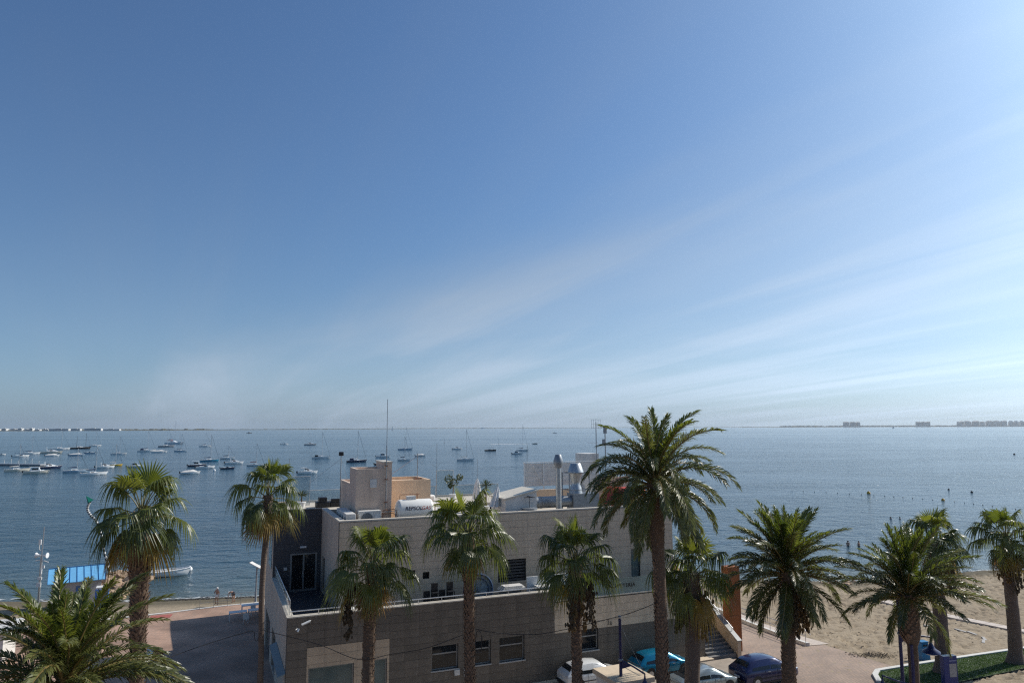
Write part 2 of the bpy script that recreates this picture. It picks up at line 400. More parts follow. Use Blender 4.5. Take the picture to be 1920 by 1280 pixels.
# ------------------------------------------------------------------ mesh helpers
class MB:
    def __init__(self): self.v = []; self.f = []; self.m = []; self.cur = 0
    def face(self, pts):
        i = len(self.v); self.v += [tuple(p) for p in pts]; self.f.append(tuple(range(i, i + len(pts)))); self.m.append(self.cur)
    def box(self, a, b):
        x0, y0, z0 = a; x1, y1, z1 = b; i = len(self.v)
        self.v += [(x0, y0, z0), (x1, y0, z0), (x1, y1, z0), (x0, y1, z0), (x0, y0, z1), (x1, y0, z1), (x1, y1, z1), (x0, y1, z1)]
        for f in ((0, 3, 2, 1), (4, 5, 6, 7), (0, 1, 5, 4), (1, 2, 6, 5), (2, 3, 7, 6), (3, 0, 4, 7)):
            self.f.append(tuple(i + k for k in f)); self.m.append(self.cur)
        return self
    def cbox(self, c, s, M=None):
        h = Vector(s) / 2; n0 = len(self.v); c = Vector(c)
        self.box(-h, h)
        for k in range(n0, len(self.v)):
            p = Vector(self.v[k]); self.v[k] = tuple((M @ p if M else p) + c)
        return self
    def tube(self, pts, rad, n=8, cap=True):
        pts = [Vector(p) for p in pts]
        if not isinstance(rad, (list, tuple)): rad = [rad] * len(pts)
        rings = []; prev = None
        for i, p in enumerate(pts):
            t = (pts[min(i + 1, len(pts) - 1)] - pts[max(i - 1, 0)]).normalized()
            if prev is None: u = t.orthogonal().normalized()
            else:
                u = prev - t * prev.dot(t)
                u = u.normalized() if u.length > 1e-6 else t.orthogonal().normalized()
            prev = u; w = t.cross(u); b = len(self.v)
            for k in range(n):
                a = 2 * math.pi * k / n
                self.v.append(tuple(p + (u * math.cos(a) + w * math.sin(a)) * rad[i]))
            rings.append(b)
        for a, b in zip(rings, rings[1:]):
            for k in range(n):
                self.f.append((a + k, a + (k + 1) % n, b + (k + 1) % n, b + k)); self.m.append(self.cur)
        if cap:
            self.f.append(tuple(rings[0] + k for k in reversed(range(n)))); self.m.append(self.cur)
            self.f.append(tuple(rings[-1] + k for k in range(n))); self.m.append(self.cur)
        return self
    def lathe(self, prof, n=20, c=(0, 0, 0)):
        rings = []
        for r, z in prof:
            b = len(self.v); rings.append(b)
            for k in range(n):
                a = 2 * math.pi * k / n; self.v.append((c[0] + r * math.cos(a), c[1] + r * math.sin(a), c[2] + z))
        for a, b in zip(rings, rings[1:]):
            for k in range(n):
                self.f.append((a + k, a + (k + 1) % n, b + (k + 1) % n, b + k)); self.m.append(self.cur)
        self.f.append(tuple(rings[0] + k for k in reversed(range(n)))); self.m.append(self.cur)
        self.f.append(tuple(rings[-1] + k for k in range(n))); self.m.append(self.cur)
        return self
    def loft(self, secs, close=False, cap=True):
        k = len(secs[0]); bs = []
        for s in secs:
            bs.append(len(self.v)); self.v += [tuple(p) for p in s]
        for a, b in zip(bs, bs[1:]):
            for j in range(k if close else k - 1):
                self.f.append((a + j, b + j, b + (j + 1) % k, a + (j + 1) % k)); self.m.append(self.cur)
        if cap:
            self.f.append(tuple(bs[0] + j for j in range(k))); self.m.append(self.cur)
            self.f.append(tuple(bs[-1] + j for j in reversed(range(k)))); self.m.append(self.cur)
        return self
    def mesh(self, name, mats, smooth=False, ang=None):
        me = bpy.data.meshes.new(name); me.from_pydata(self.v, [], self.f)
        if not isinstance(mats, (list, tuple)): mats = [mats]
        for q in mats: me.materials.append(q)
        if len(mats) > 1: me.polygons.foreach_set('material_index', self.m)
        if smooth:
            me.polygons.foreach_set('use_smooth', [True] * len(me.polygons))
            if ang: me.set_sharp_from_angle(angle=R(ang))
        me.update(); return me
    def build(self, name, mats, parent=None, smooth=False, ang=40, **kw):
        return link(name, self.mesh(name, mats, smooth, ang), parent, **kw)
def link(name, me, parent=None, loc=None, rotz=None, label=None, cat=None, group=None, kind=None):
    o = bpy.data.objects.new(name, me); col.objects.link(o)
    if parent: o.parent = parent
    if loc is not None: o.location = loc
    if rotz is not None: o.rotation_euler = (0, 0, rotz)
    if label: o['label'] = label
    if cat: o['category'] = cat
    if group: o['group'] = group
    if kind: o['kind'] = kind
    return o
def thing(name, label, cat, loc=(0, 0, 0), rotz=0, group=None):
    return link(name, None, None, loc, rotz, label, cat, group)
def box(name, a, b, m, parent=None, **kw): return MB().box(a, b).build(name, m, parent, **kw)
def bevel(o, w=0.02, seg=2):
    md = o.modifiers.new('bevel', 'BEVEL'); md.width = w; md.segments = seg; md.limit_method = 'ANGLE'; return o
def text_mesh(s, size, mat_, extrude=0.004, bold=0.0, shear=0.0, spacing=1.0):
    cu = bpy.data.curves.new('lettering', 'FONT'); cu.body = s; cu.size = size; cu.extrude = extrude; cu.offset = bold; cu.shear = shear
    cu.align_x = 'CENTER'; cu.align_y = 'CENTER'; cu.space_character = spacing
    o = bpy.data.objects.new('lettering', cu); col.objects.link(o)
    bpy.context.view_layer.update()
    me = bpy.data.meshes.new_from_object(o.evaluated_get(bpy.context.evaluated_depsgraph_get()))
    me.materials.clear(); me.materials.append(mat_)
    bpy.data.objects.remove(o); return me
def interp(x, pts):
    if x <= pts[0][0]: return pts[0][1]
    for (a, b), (c, d) in zip(pts, pts[1:]):
        if x <= c: return b + (d - b) * (x - a) / (c - a)
    return pts[-1][1]
def smooth(t): t = max(0, min(1, t)); return t * t * (3 - 2 * t)

# ------------------------------------------------------------------ ground
SEA = -1.7
SHORE = [(-200, 74), (-53, 76.3), (-40, 75.7), (-27.7, 77.6), (-10, 81), (15, 85), (32, 84.6), (37, 83.4), (46.6, 86.7), (58.7, 90), (75, 92), (200, 97)]
def gz(x, y):
    z = -1.0 * smooth((y - 46) / 22)
    d = y - interp(x, SHORE)
    if d > -7: z -= 0.7 * (d + 7) / 7 if d < 0 else 0.7 + d * 0.16
    return max(z, -5)
def sheet(name, xs, ys_of_x, ny, off, m, kind='structure', parent=None, extra=None):
    mb = MB(); nx = len(xs)
    for x in xs:
        y0, y1 = ys_of_x(x)
        for j in range(ny + 1):
            y = y0 + (y1 - y0) * j / ny
            mb.v.append((x, y, gz(x, y) + off + (extra(x, y) if extra else 0)))
    for i in range(nx - 1):
        for j in range(ny):
            a = i * (ny + 1) + j
            mb.f.append((a, a + ny + 1, a + ny + 2, a + 1)); mb.m.append(0)
    return mb.build(name, m, parent, smooth=True, kind=kind, ang=None)
fr = lambda a, b, n: [a + (b - a) * i / n for i in range(n + 1)]
# the terrain sheet under everything: shore sand that runs on below the sea
sheet('ground', fr(-160, 160, 160), lambda x: (-60, 125), 150, -0.03, M_sand, extra=lambda x, y: -0.45 if 19 <= x <= 80 and 48 <= y <= 88 else 0.0)
# dug-up, trodden sand of the right-hand beach as real relief
rngs = np.random.RandomState(3)
NX, NY = 260, 220
bx, by = np.linspace(17, 82, NX), np.linspace(46, 90, NY)
relief = np.zeros((NX, NY))
for i in range(NX):
    for j in range(0, NY):
        relief[i, j] = 0.035 * noise.noise((bx[i] * 0.9, by[j] * 0.9, 0)) + 0.02 * noise.noise((bx[i] * 2.6, by[j] * 2.6, 4))
for _ in range(4200):
    i, j = rngs.randint(3, NX - 5), rngs.randint(4, NY - 6)
    d = rngs.uniform(0.06, 0.17); r1, r2 = rngs.randint(1, 3), rngs.randint(2, 4)
    relief[i:i + r1, j:j + r2] -= d                       # tread
    relief[i - 1, j:j + r2] += d * 0.35; relief[i:i + r1, j - 1] += d * 0.30   # pushed-up rim
for k in range(3):                                        # wheel tracks of the beach tractor
    for u in range(400):
        f = u / 399; x = 24 + 40 * f; y = 58 + 7 * k + 9 * math.sin(f * 2.2 + k)
        i, j = int((x - 17) / 65 * NX), int((y - 46) / 44 * NY)
        if 1 < i < NX - 2 and 1 < j < NY - 2: relief[i, j] = -0.10; relief[i, j + 1] = 0.05
relief = np.clip(relief, -0.30, 0.16)
mb = MB()
for i in range(NX):
    for j in range(NY):
        e_ = min(1, (bx[i] - 17) / 3)
        mb.v.append((bx[i], by[j], gz(bx[i], by[j]) + (0.0 if e_ <= 0 else relief[i, j] * e_) + 0.02))
for i in range(NX - 1):
    for j in range(NY - 1):
        a = i * NY + j; mb.f.append((a, a + NY, a + NY + 1, a + 1)); mb.m.append(0)
mb.build('sand_beach', M_sand, None, smooth=True, ang=None, kind='structure')
mb = MB()
for _ in range(1500):
    x, y = random.uniform(22, 60), random.uniform(50, 84)
    if y < interp(x, [(20, 62), (24, 57), (26, 51), (60, 66)]) + .5: continue
    if random.random() < .25: x, y = random.gauss(25.6, .8), random.gauss(52.6, .35)
    a, w_ = random.uniform(0, 6.28), random.uniform(.03, .11); z = gz(x, y) + .07; c_, s_ = math.cos(a) * w_, math.sin(a) * w_
    mb.face([(x - c_, y - s_, z), (x + s_ * .4, y - c_ * .4, z + .02), (x + c_, y + s_, z), (x - s_ * .4, y + c_ * .4, z + .05)])
mb.build('sand_flakes', mat('sand_flakes', (.07, .055, .038), .9, var=.3), None, kind='stuff', label='dark flakes scattered over the right-hand sand', cat='seaweed')  # small dark flakes, denser in one patch
# sea
mb = MB()
xs = [-15000, -3000, -600, -160, 0, 160, 600, 3000, 15000]; ysq = [68, 110, 200, 600, 2000, 6000, 13000]
for x in xs:
    for y in ysq: mb.v.append((x, y, SEA))
for i in range(len(xs) - 1):
    for j in range(len(ysq) - 1):
        a = i * len(ysq) + j; mb.f.append((a, a + len(ysq), a + len(ysq) + 1, a + 1)); mb.m.append(0)
mb.build('sea', M_sea, None, kind='structure')
# brick promenade
PROM = [(-90, 50), (-50, 58), (-32.2, 67.8), (-24.7, 72.3), (-12, 77), (10, 77), (18, 70), (20, 62.5), (21.6, 57.2), (23.3, 56.3), (25.2, 50.6), (27.5, 46.0), (70, 46)]
sheet('promenade', fr(-90, 8, 98), lambda x: (-40, interp(x, PROM)), 90, 0.06, PAVE)
sheet('plaza', fr(8, 70, 124), lambda x: (-40, interp(x, PROM)), 90, 0.06, PAVE2)
# street in front of the building
TH = R(22.5)
E = Vector((math.cos(TH), math.sin(TH), 0)); Dv = Vector((-math.sin(TH), math.cos(TH), 0)); P0 = Vector((-12.5, 40.87, 0))
def B(s, t, z=0.0): return P0 + E * s + Dv * t + Vector((0, 0, z))
mb = MB()
mb.face([B(-20, -8.6, 0.068), B(29.5, -8.6, 0.068), B(29.5, -0.75, 0.068), B(-1.5, -0.75, 0.068), B(-20, -3, 0.068)])
mb.build('street', M_street_pale, None, kind='structure')
mb = MB(); mb.box((-1.2, -0.72, 0.0), (28.2, 0.05, 0.16)); o = mb.build('pavement_sunlit', M_beige_slab, None, kind='structure', loc=P0, rotz=TH)  # pale strip along the wall foot, sunlit brightness put into its colour
# edge kerb of the promenade above the left beach, with a thin railing
mb = MB()
ep = [(x, interp(x, PROM)) for x in (-50, -44, -38, -32.2, -28, -24.7, -20, -16, -12)]
for (x0, y0), (x1, y1) in zip(ep, ep[1:]):
    a, b = Vector((x0, y0, 0)), Vector((x1, y1, 0)); nrm = Vector((-(b - a).y, (b - a).x, 0)).normalized() * 0.22
    za, zb = gz(x0, y0) + 0.11, gz(x1, y1) + 0.11
    q = [a - nrm * 0.4, b - nrm * 0.4, b + nrm, a + nrm]; zz_ = (za, zb, zb, za)
    i = len(mb.v)
    for p, z in zip(q, zz_): mb.v.append((p.x, p.y, z))
    for p, z in zip(q, zz_): mb.v.append((p.x, p.y, z - 0.7))
    for f in ((0, 1, 2, 3), (4, 7, 6, 5), (0, 4, 5, 1), (1, 5, 6, 2), (2, 6, 7, 3), (3, 7, 4, 0)): mb.f.append(tuple(i + k for k in f)); mb.m.append(0)
mb.build('promenade_kerb', M_kerb, None, kind='structure')

# lawn with its white kerb
LK = [(23.3, 47.9), (23.9, 48.75), (26.5, 49.85), (29.1, 50.9), (36, 53.7), (44, 57.0), (52, 60.3)]
LL = [(23.3, 47.7), (24.2, 44.9), (29.8, 47.4), (33.8, 49.2), (44, 53.7), (52, 57.3)]
mbk = MB(); cnt = 0
lawn_edge = [(22.9, 46.6)] + LK
for (x0, y0), (x1, y1) in zip(lawn_edge, lawn_edge[1:]):
    a, b = Vector((x0, y0, 0)), Vector((x1, y1, 0)); t_ = (b - a).normalized(); nrm = Vector((-t_.y, t_.x, 0)) * 0.16
    mbk.v += []
    i = len(mbk.v)
    for p, s_ in ((a - t_ * 0.04, -1), (b + t_ * 0.04, -1), (b + t_ * 0.04, 1), (a - t_ * 0.04, 1)):
        q = p + nrm * s_; mbk.v.append((q.x, q.y, gz(q.x, q.y) + 0.20))
    for p, s_ in ((a - t_ * 0.04, -1), (b + t_ * 0.04, -1), (b + t_ * 0.04, 1), (a - t_ * 0.04, 1)):
        q = p + nrm * s_; mbk.v.append((q.x, q.y, gz(q.x, q.y) - 0.2))
    for f in ((0, 1, 2, 3), (4, 7, 6, 5), (0, 4, 5, 1), (1, 5, 6, 2), (2, 6, 7, 3), (3, 7, 4, 0)): mbk.f.append(tuple(i + k for k in f)); mbk.m.append(0)
mbk.build('lawn_kerb', M_kerb, None, kind='structure')
M_lawn = mat('lawn_soil', (0.035, 0.062, 0.016), 0.95, var=0.35, nscale=0.8)
M_grass = leaf_mat('grass_blade', (0.030, 0.062, 0.012), (0.065, 0.115, 0.022), 0.25, 0.5)
mb = MB(); xsl = fr(23.2, 52, 58)
for x in xsl:
    y0, y1 = interp(x, [(22.9, 46.4), (24.2, 44.9)] + LL[2:]), interp(x, LK)
    for j in range(7):
        y = y0 + (y1 - y0) * j / 6; mb.v.append((x, y, gz(x, y) + 0.11))
for i in range(len(xsl) - 1):
    for j in range(6):
        a = i * 7 + j; mb.f.append((a, a + 7, a + 8, a + 1)); mb.m.append(0)
mb.build('lawn_bed', M_lawn, None, kind='structure')
mb = MB()
for _ in range(22000):
    x = random.uniform(23.3, 42); y0, y1 = interp(x, [(22.9, 46.4), (24.2, 44.9)] + LL[2:]), interp(x, LK)
    y = random.uniform(y0 + 0.05, y1 - 0.1); z = gz(x, y) + 0.105
    a = random.uniform(0, 6.28); h = random.uniform(0.03, 0.085); w = random.uniform(0.012, 0.03)
    dx, dy = math.cos(a) * w, math.sin(a) * w; lx, ly = random.uniform(-.04, .04), random.uniform(-.04, .04)
    mb.face([(x - dx, y - dy, z), (x + dx, y + dy, z), (x + lx, y + ly, z + h)])
mb.build('lawn_grass', M_grass, None, kind='stuff', label='short green lawn grass inside the white kerb', cat='grass')

# far shore: a low sandbank along the whole horizon, scrub on it
def land_y(x): return interp(x, [(-14000, 4600), (-3600, 5000), (-2600, 5200), (-900, 8200), (1500, 10500), (2800, 10300), (3700, 9300), (14000, 9000)])
mb = MB()
xs = fr(-14000, 14000, 280)
for x in xs:
    y = land_y(x); h = 3.5 + 3.0 * noise.noise((x * 0.004, 1, 0)) + (3.0 if x < -2600 else 0) + (5 if x > 3300 else 0)
    mb.v += [(x, y, SEA - 0.5), (x, y + 40, SEA + 1.2), (x, y + 140, SEA + max(2.0, h)), (x, y + 900, SEA + max(2, h)), (x, y + 1100, SEA - 1)]
for i in range(len(xs) - 1):
    for j in range(4):
        a = i * 5 + j; mb.f.append((a, a + 5, a + 6, a + 1)); mb.m.append(0)
mb.build('far_shore', M_farland, None, kind='structure', smooth=True, ang=None)
mb = MB()
def blob(mb, c, r, h, n=6):
    i = len(mb.v)
    for k in range(n):
        a = 6.283 * k / n; rr = r * random.uniform(0.7, 1.2)
        mb.v.append((c[0] + rr * math.cos(a), c[1] + rr * math.sin(a), c[2]))
    for k in range(n):
        a = 6.283 * k / n; rr = r * random.uniform(0.5, 0.9)
        mb.v.append((c[0] + rr * math.cos(a), c[1] + rr * math.sin(a), c[2] + h * random.uniform(.6, .9)))
    mb.v.append((c[0], c[1], c[2] + h))
    for k in range(n):
        mb.f.append((i + k, i + (k + 1) % n, i + n + (k + 1) % n, i + n + k)); mb.m.append(0)
        mb.f.append((i + n + k, i + n + (k + 1) % n, i + 2 * n)); mb.m.append(0)
for _ in range(1500):
    x = random.uniform(-4600, 9000)
    big = 1.0
    if -2400 < x < 4500: big = 0.45
    blob(mb, (x, land_y(x) + random.uniform(120, 180), SEA + 1.5), random.uniform(8, 26) * (1.4 if x > 4000 else 1), random.uniform(5, 13) * big)
for _ in range(900):
    x = random.uniform(3600, 7500); blob(mb, (x, land_y(x) + random.uniform(90, 170), SEA + 2), random.uniform(14, 40), random.uniform(9, 22))
mb.build('shore_trees', M_farland, None, kind='stuff', label='dark line of scrub and trees along the far shore', cat='scrub')

# ------------------------------------------------------------------ the restaurant building
bld = thing('restaurant_building', 'grey and beige tile-clad two-storey waterfront restaurant building with roof terrace', 'building', P0, TH)
PW, PH, GAP = 0.90, 0.46, 0.012
panel_count = [0]
panel_cache = {}
rest = MB()                       # panels past the limit, one joined part
REST_M = [M_panel_grey, M_panel_beige, M_panel_tan, M_panel_dark]
def solid_wall(name, x0, x1, z0, z1, y0, y1, openings, m, parent=bld):
    """wall body along local x with rectangular openings cut out"""
    mb = MB()
    xs_ = sorted({x0, x1, *[min(max(v, x0), x1) for o in openings for v in (o[0], o[1])]})
    for a, b in zip(xs_, xs_[1:]):
        if b - a < 1e-4: continue
        cuts = sorted([(o[2], o[3]) for o in openings if o[0] < (a + b) / 2 < o[1]])
        z = z0
        for c, d in cuts:
            if c > z: mb.box((a, y0, z), (b, y1, c))
            z = max(z, d)
        if z < z1: mb.box((a, y0, z), (b, y1, z1))
    return mb.build(name, m, parent)
def split_rect(r, openings):
    """r minus openings -> list of rectangles"""
    out = [r]
    for o in openings:
        nxt = []
        for (a, b, c, d) in out:
            if o[1] <= a or o[0] >= b or o[3] <= c or o[2] >= d: nxt.append((a, b, c, d)); continue
            if o[0] > a: nxt.append((a, o[0], c, d))
            if o[1] < b: nxt.append((o[1], b, c, d))
            aa, bb = max(a, o[0]), min(b, o[1])
            if o[2] > c: nxt.append((aa, bb, c, o[2]))
            if o[3] < d: nxt.append((aa, bb, o[3], d))
        out = nxt
    return [q for q in out if q[1] - q[0] > 0.06 and q[3] - q[2] > 0.06]
def panels(x0, x1, z0, z1, yface, openings, matfn, parent, single):
    """tile panels hung on a wall that faces local -y"""
    nx_, nz_ = max(1, round((x1 - x0) / PW)), max(1, round((z1 - z0) / PH))
    w, h = (x1 - x0) / nx_, (z1 - z0) / nz_
    for j in range(nz_):
        for i in range(nx_):
            cell = (x0 + i * w, x0 + (i + 1) * w, z0 + j * h, z0 + (j + 1) * h)
            for (a, b, c, d) in split_rect(cell, openings):
                a2, b2, c2, d2 = a + GAP * .22, b - GAP * .22, c + GAP / 2, d - GAP / 2
                mt = matfn((a + b) / 2, (c + d) / 2)
                dep = 0.028 + random.uniform(-0.004, 0.004)
                if single and panel_count[0] < 300:
                    panel_count[0] += 1
                    key = (round(b2 - a2, 3), round(d2 - c2, 3), mt.name)
                    if key not in panel_cache:
                        panel_cache[key] = MB().box((0, -0.028, 0), (b2 - a2, 0.004, d2 - c2)).mesh('panel', mt)
                    link('panel', panel_cache[key], parent, loc=(a2, yface + random.uniform(-0.004, 0.004), c2))
                else:
                    rest.cur = REST_M.index(mt); rest.box((a2, yface - dep, c2), (b2, yface + 0.004, d2))
def window(name, a, b, c, d, yf, parent=bld, depth=0.22, transom=0.36, blind=True, sill=True):
    w = MB(); fw_ = 0.07
    for (p, q, r_, s_) in ((a, b, c, c + fw_), (a, b, d - fw_, d), (a, a + fw_, c + fw_, d - fw_), (b - fw_, b, c + fw_, d - fw_)):
        w.box((p, yf + depth - 0.06, r_), (q, yf + depth, s_))
    zt = d - (d - c) * transom
    w.box((a + fw_, yf + depth - 0.075, zt - 0.04), (b - fw_, yf + depth - 0.005, zt + 0.04))
    o = w.build(name, M_frame, parent)
    box('pane', (a + fw_, yf + depth - 0.03, c + fw_), (b - fw_, yf + depth - 0.022, zt - 0.04), M_glass_dark, o)
    box('pane', (a + fw_, yf + depth - 0.03, zt + 0.04), (b - fw_, yf + depth - 0.022, d - fw_), M_glass_dark, o)
    if blind: box('blind', (a + fw_ + 0.02, yf + depth - 0.021, c + fw_), (b - fw_ - 0.02, yf + depth - 0.012, c + (zt - c) * 0.75), M_screen, o)
    if sill: box('sill', (a - 0.06, yf - 0.08, c - 0.07), (b + 0.06, yf + depth - 0.06, c - 0.003), M_concrete, o)
    return o
LEN = 28.0
# --- lower front wall
wins = [(8.3, 9.95, 1.66, 3.06), (11.0, 12.05, 1.66, 3.06), (12.62, 14.3, 1.62, 3.08), (18.0, 19.55, 1.62, 2.95)]
shop = [(1.2, 3.72, 0.12, 2.72), (4.55, 5.62, 0.12, 2.74)]
op = wins + shop
fw_ = solid_wall('front_wall', 0, LEN, -0.3, 4.86, 0.0, 0.35, op, M_joint)
def low_mat(x, z):
    if x > 16.4 and z > 2.9: return M_panel_beige
    if 1.05 < x < 5.85 and z < 3.85: return M_panel_tan
    return M_panel_grey
PH = 0.46
# panel rows butt at the colour changes
panels(0.0, 1.1, 0.16, 5.5, 0, op, low_mat, fw_, True)
panels(1.1, 5.75, 3.84, 5.5, 0, op, low_mat, fw_, True)
panels(1.1, 5.75, 0.16, 3.82, 0, op, low_mat, fw_, True)
panels(5.75, 16.4, 2.0, 5.5, 0, op, low_mat, fw_, True)
panels(16.4, LEN, 2.92, 4.80, 0, op, low_mat, fw_, True)
panels(5.75, 16.4, 0.16, 2.0, 0, op, low_mat, fw_, True)
panels(16.4, LEN, 0.16, 2.92, 0, op, low_mat, fw_, False)
for w in wins: window('window', *w, 0.0)
for a, b, c, d in shop:
    o = MB()
    for q in ((a, b, d - 0.08, d), (a, a + 0.08, c, d - 0.08), (b - 0.08, b, c, d - 0.08), (a + 0.08, b - 0.08, c, c + 0.08)):
        o.box((q[0], 0.1, q[2]), (q[1], 0.2, q[3]))
    o = o.build('shop_window', M_frame, bld)
    box('pane', (a + 0.08, 0.14, c + 0.08), (b - 0.08, 0.15, d - 0.08), M_glass_shop, o)
    box('blind', (a + 0.2, 0.24, d - 0.36), (b - 0.2, 0.26, d - 0.30), M_white, o)
box('dark_backing', (0.5, 0.42, 0.0), (27.5, 0.48, 4.4), M_dark, bld)  # thin dark sheet standing in for the unlit rooms behind the panes
# solid parapet on the left part, cap and rail
box('parapet', (0, 0.0, 4.86), (16.4, 0.32, 5.50), M_joint, bld)
box('parapet_cap', (-0.04, -0.05, 5.503), (16.42, 0.36, 5.57), M_cap, bld)
box('parapet_cap', (16.42, -0.05, 4.863), (LEN + 0.03, 0.30, 4.93), M_cap, bld)
mb = MB()
for k in range(12): mb.tube([(0.25 + k * 1.45, 0.2, 5.57), (0.25 + k * 1.45, 0.2, 5.80)], 0.018, 6)
mb.tube([(0.15, 0.2, 5.80), (16.3, 0.2, 5.80)], 0.03, 8)
mb.build('railing', M_alu, bld, smooth=True)
# frosted glass balustrade with lettering
xg = 16.5
while xg < LEN - 0.3:
    x1 = min(xg + 1.90, LEN - 0.05)
    box('glass_panel', (xg, 0.10, 4.931), (x1 - 0.02, 0.116, 5.92), M_glass_frost, bld)
    xg = x1
for s_, x in (('CAFETERIA', 21.6), ('RESTAURANTE', 25.9)):
    o = link('lettering', text_mesh(s_, 0.34, M_black_print, 0.006, 0.004, 0, 1.12), bld)
    o.location = (x, 0.088, 5.42); o.rotation_euler = (R(90), 0, 0)
o = link('lettering', text_mesh('1a', 0.42, M_black_print, 0.006), bld); o.location = (20.4, -0.036, 3.18); o.rotation_euler = (R(90), 0, 0)
# terrace floor and left side
box('terrace_floor', (0.3, 0.33, 4.3), (LEN - 0.02, 3.52, 4.5), M_terrace, bld)
box('terrace_floor', (0.3, 3.521, 4.3), (3.27, 11.39, 4.5), M_terrace, bld)
solid = solid_wall  # left wall is built along local y
def yz_wall(name, x0, x1, y0, y1, z0, z1, openings, m):
    mb = MB(); ys_ = sorted({y0, y1, *[v for o in openings for v in (o[0], o[1])]})
    for a, b in zip(ys_, ys_[1:]):
        cuts = sorted([(o[2], o[3]) for o in openings if o[0] < (a + b) / 2 < o[1]]); z = z0
        for c, d in cuts:
            if c > z: mb.box((x0, a, z), (x1, b, c))
            z = max(z, d)
        if z < z1: mb.box((x0, a, z), (x1, b, z1))
    return mb.build(name, m, bld)
lw = yz_wall('side_wall', 0.0, 0.3, 0.355, 18, -1.4, 5.5, [(7.2, 10.2, 0.1, 2.6), (12.0, 16.5, -1.0, 2.4)], M_side)
box('side_window', (-.03, 12.6, 5.9), (-.005, 15.4, 9.0), M_glass_dark, lw)
box('side_window', (0.1, 7.2, 0.1), (0.14, 10.2, 2.6), M_glass_dark, lw)
box('side_window', (0.1, 12.0, -1.0), (0.14, 16.5, 2.4), M_glass_dark, lw)
box('parapet_cap', (-0.05, 0.365, 5.503), (0.34, 11.38, 5.57), M_cap, bld)
mb = MB()
for k in range(8): mb.tube([(0.16, 0.5 + k * 1.5, 5.57), (0.16, 0.5 + k * 1.5, 6.35)], 0.02, 6)
mb.tube([(0.16, 0.4, 6.35), (0.16, 11.3, 6.35)], 0.03, 8); mb.tube([(0.16, 0.4, 6.0), (0.16, 11.3, 6.0)], 0.02, 6)
mb.build('railing', M_alu, bld, smooth=True)
box('glass_panel', (0.12, 0.5, 5.6), (0.13, 11.2, 6.3), M_glass_clear, bld)
mb = MB(); mb.loft([[(-0.42, 0.0, 2.45), (-0.02, 0.0, 2.62), (-0.02, 0.0, 2.54), (-0.42, 0.0, 2.37)], [(-0.42, 6.3, 2.45), (-0.02, 6.3, 2.62), (-0.02, 6.3, 2.54), (-0.42, 6.3, 2.37)]], close=True)
mb.build('side_canopy', mat('canopy_blue', (0.16, 0.21, 0.23), 0.6), bld)
# right end wall of the lower block
box('end_wall', (LEN - 0.3, 0.355, -1.4), (LEN, 18, 4.86), M_panel_beige, bld)
box('pillar_cap', (LEN - 0.35, -0.10, 2.75), (LEN + 0.05, -0.04, 3.0), M_concrete, bld)
# --- upper storey
UF = 3.5
uw = [(13.9, 15.95, 5.6, 7.05), (8.66, 9.1, 6.26, 6.68), (24.35, 25.1, 4.52, 7.1), (11.1, 12.3, 6.4, 7.3), (7.7, 8.15, 6.3, 6.85)]
ufw = solid_wall('upper_front_wall', 3.28, LEN, 4.5, 10.1, UF, UF + 0.3, uw, M_joint)
panels(3.28, LEN, 4.56, 10.08, UF, uw, lambda x, z: M_panel_beige, ufw, False)
box('window_glass', (24.35, UF + 0.12, 4.52), (25.1, UF + 0.14, 7.1), MATS['shop_glass'], bld)
mb = MB()
for k in range(7): mb.box((13.92, UF + 0.08 + 0.02 * (k % 2), 5.64 + k * 0.2), (15.93, UF + 0.11 + 0.02 * (k % 2), 5.76 + k * 0.2))
mb.build('louvre', mat('louvre_grey', (0.06, 0.06, 0.062), 0.5), bld)
box('dark_backing', (4, UF + 0.34, 4.6), (27.6, UF + 0.4, 9.0), M_dark, bld)  # dark sheet in place of the unlit upper rooms
box('parapet_cap', (3.24, UF - 0.05, 10.103), (LEN + 0.03, UF + 0.36, 10.2), M_cap, bld)
su = yz_wall('upper_side_wall', 3.28, 3.58, UF + 0.305, 11.4, 4.5, 10.1, [(9.4, 10.9, 4.52, 6.95)], M_side)
box('side_window', (3.40, 9.4, 4.52), (3.43, 10.9, 6.95), M_glass_dark, su)
box('parapet_cap', (3.24, UF + 0.365, 10.103), (3.64, 11.36, 10.2), M_cap, bld)
dop = [(1.15, 3.0, 4.5, 7.1)]
dk = solid_wall('dark_wall', 0.0, 3.275, 4.5, 10.1, 11.4, 11.7, dop, M_joint)
panels(0.0, 3.27, 4.56, 10.08, 11.4, dop, lambda x, z: M_panel_dark, dk, False)
rest.build('panel_cladding', REST_M, bld, kind='stuff')
box('parapet_cap', (-0.04, 11.36, 10.103), (3.30, 11.74, 10.17), M_panel_grey, bld)
yz_wall('upper_side_wall', 0.0, 0.3, 11.705, 18, 5.5, 10.1, [], M_side)
box('end_wall', (LEN - 0.3, UF + 0.305, 4.86), (LEN, 18, 10.1), M_panel_beige, bld)
box('back_wall', (0.0, 18.001, -1.5), (LEN, 18.3, 10.1), M_side, bld)
box('rear_block', (1.0, 18.31, -1.6), (LEN - .01, 30.0, 4.6), M_side, bld)
yz_wall('rear_parapet', 1.0, 1.25, 18.31, 30.0, 4.603, 5.5, [], M_side)
box('rear_parapet', (1.26, 29.75, 4.603), (LEN - .01, 30.0, 5.5), M_side, bld)
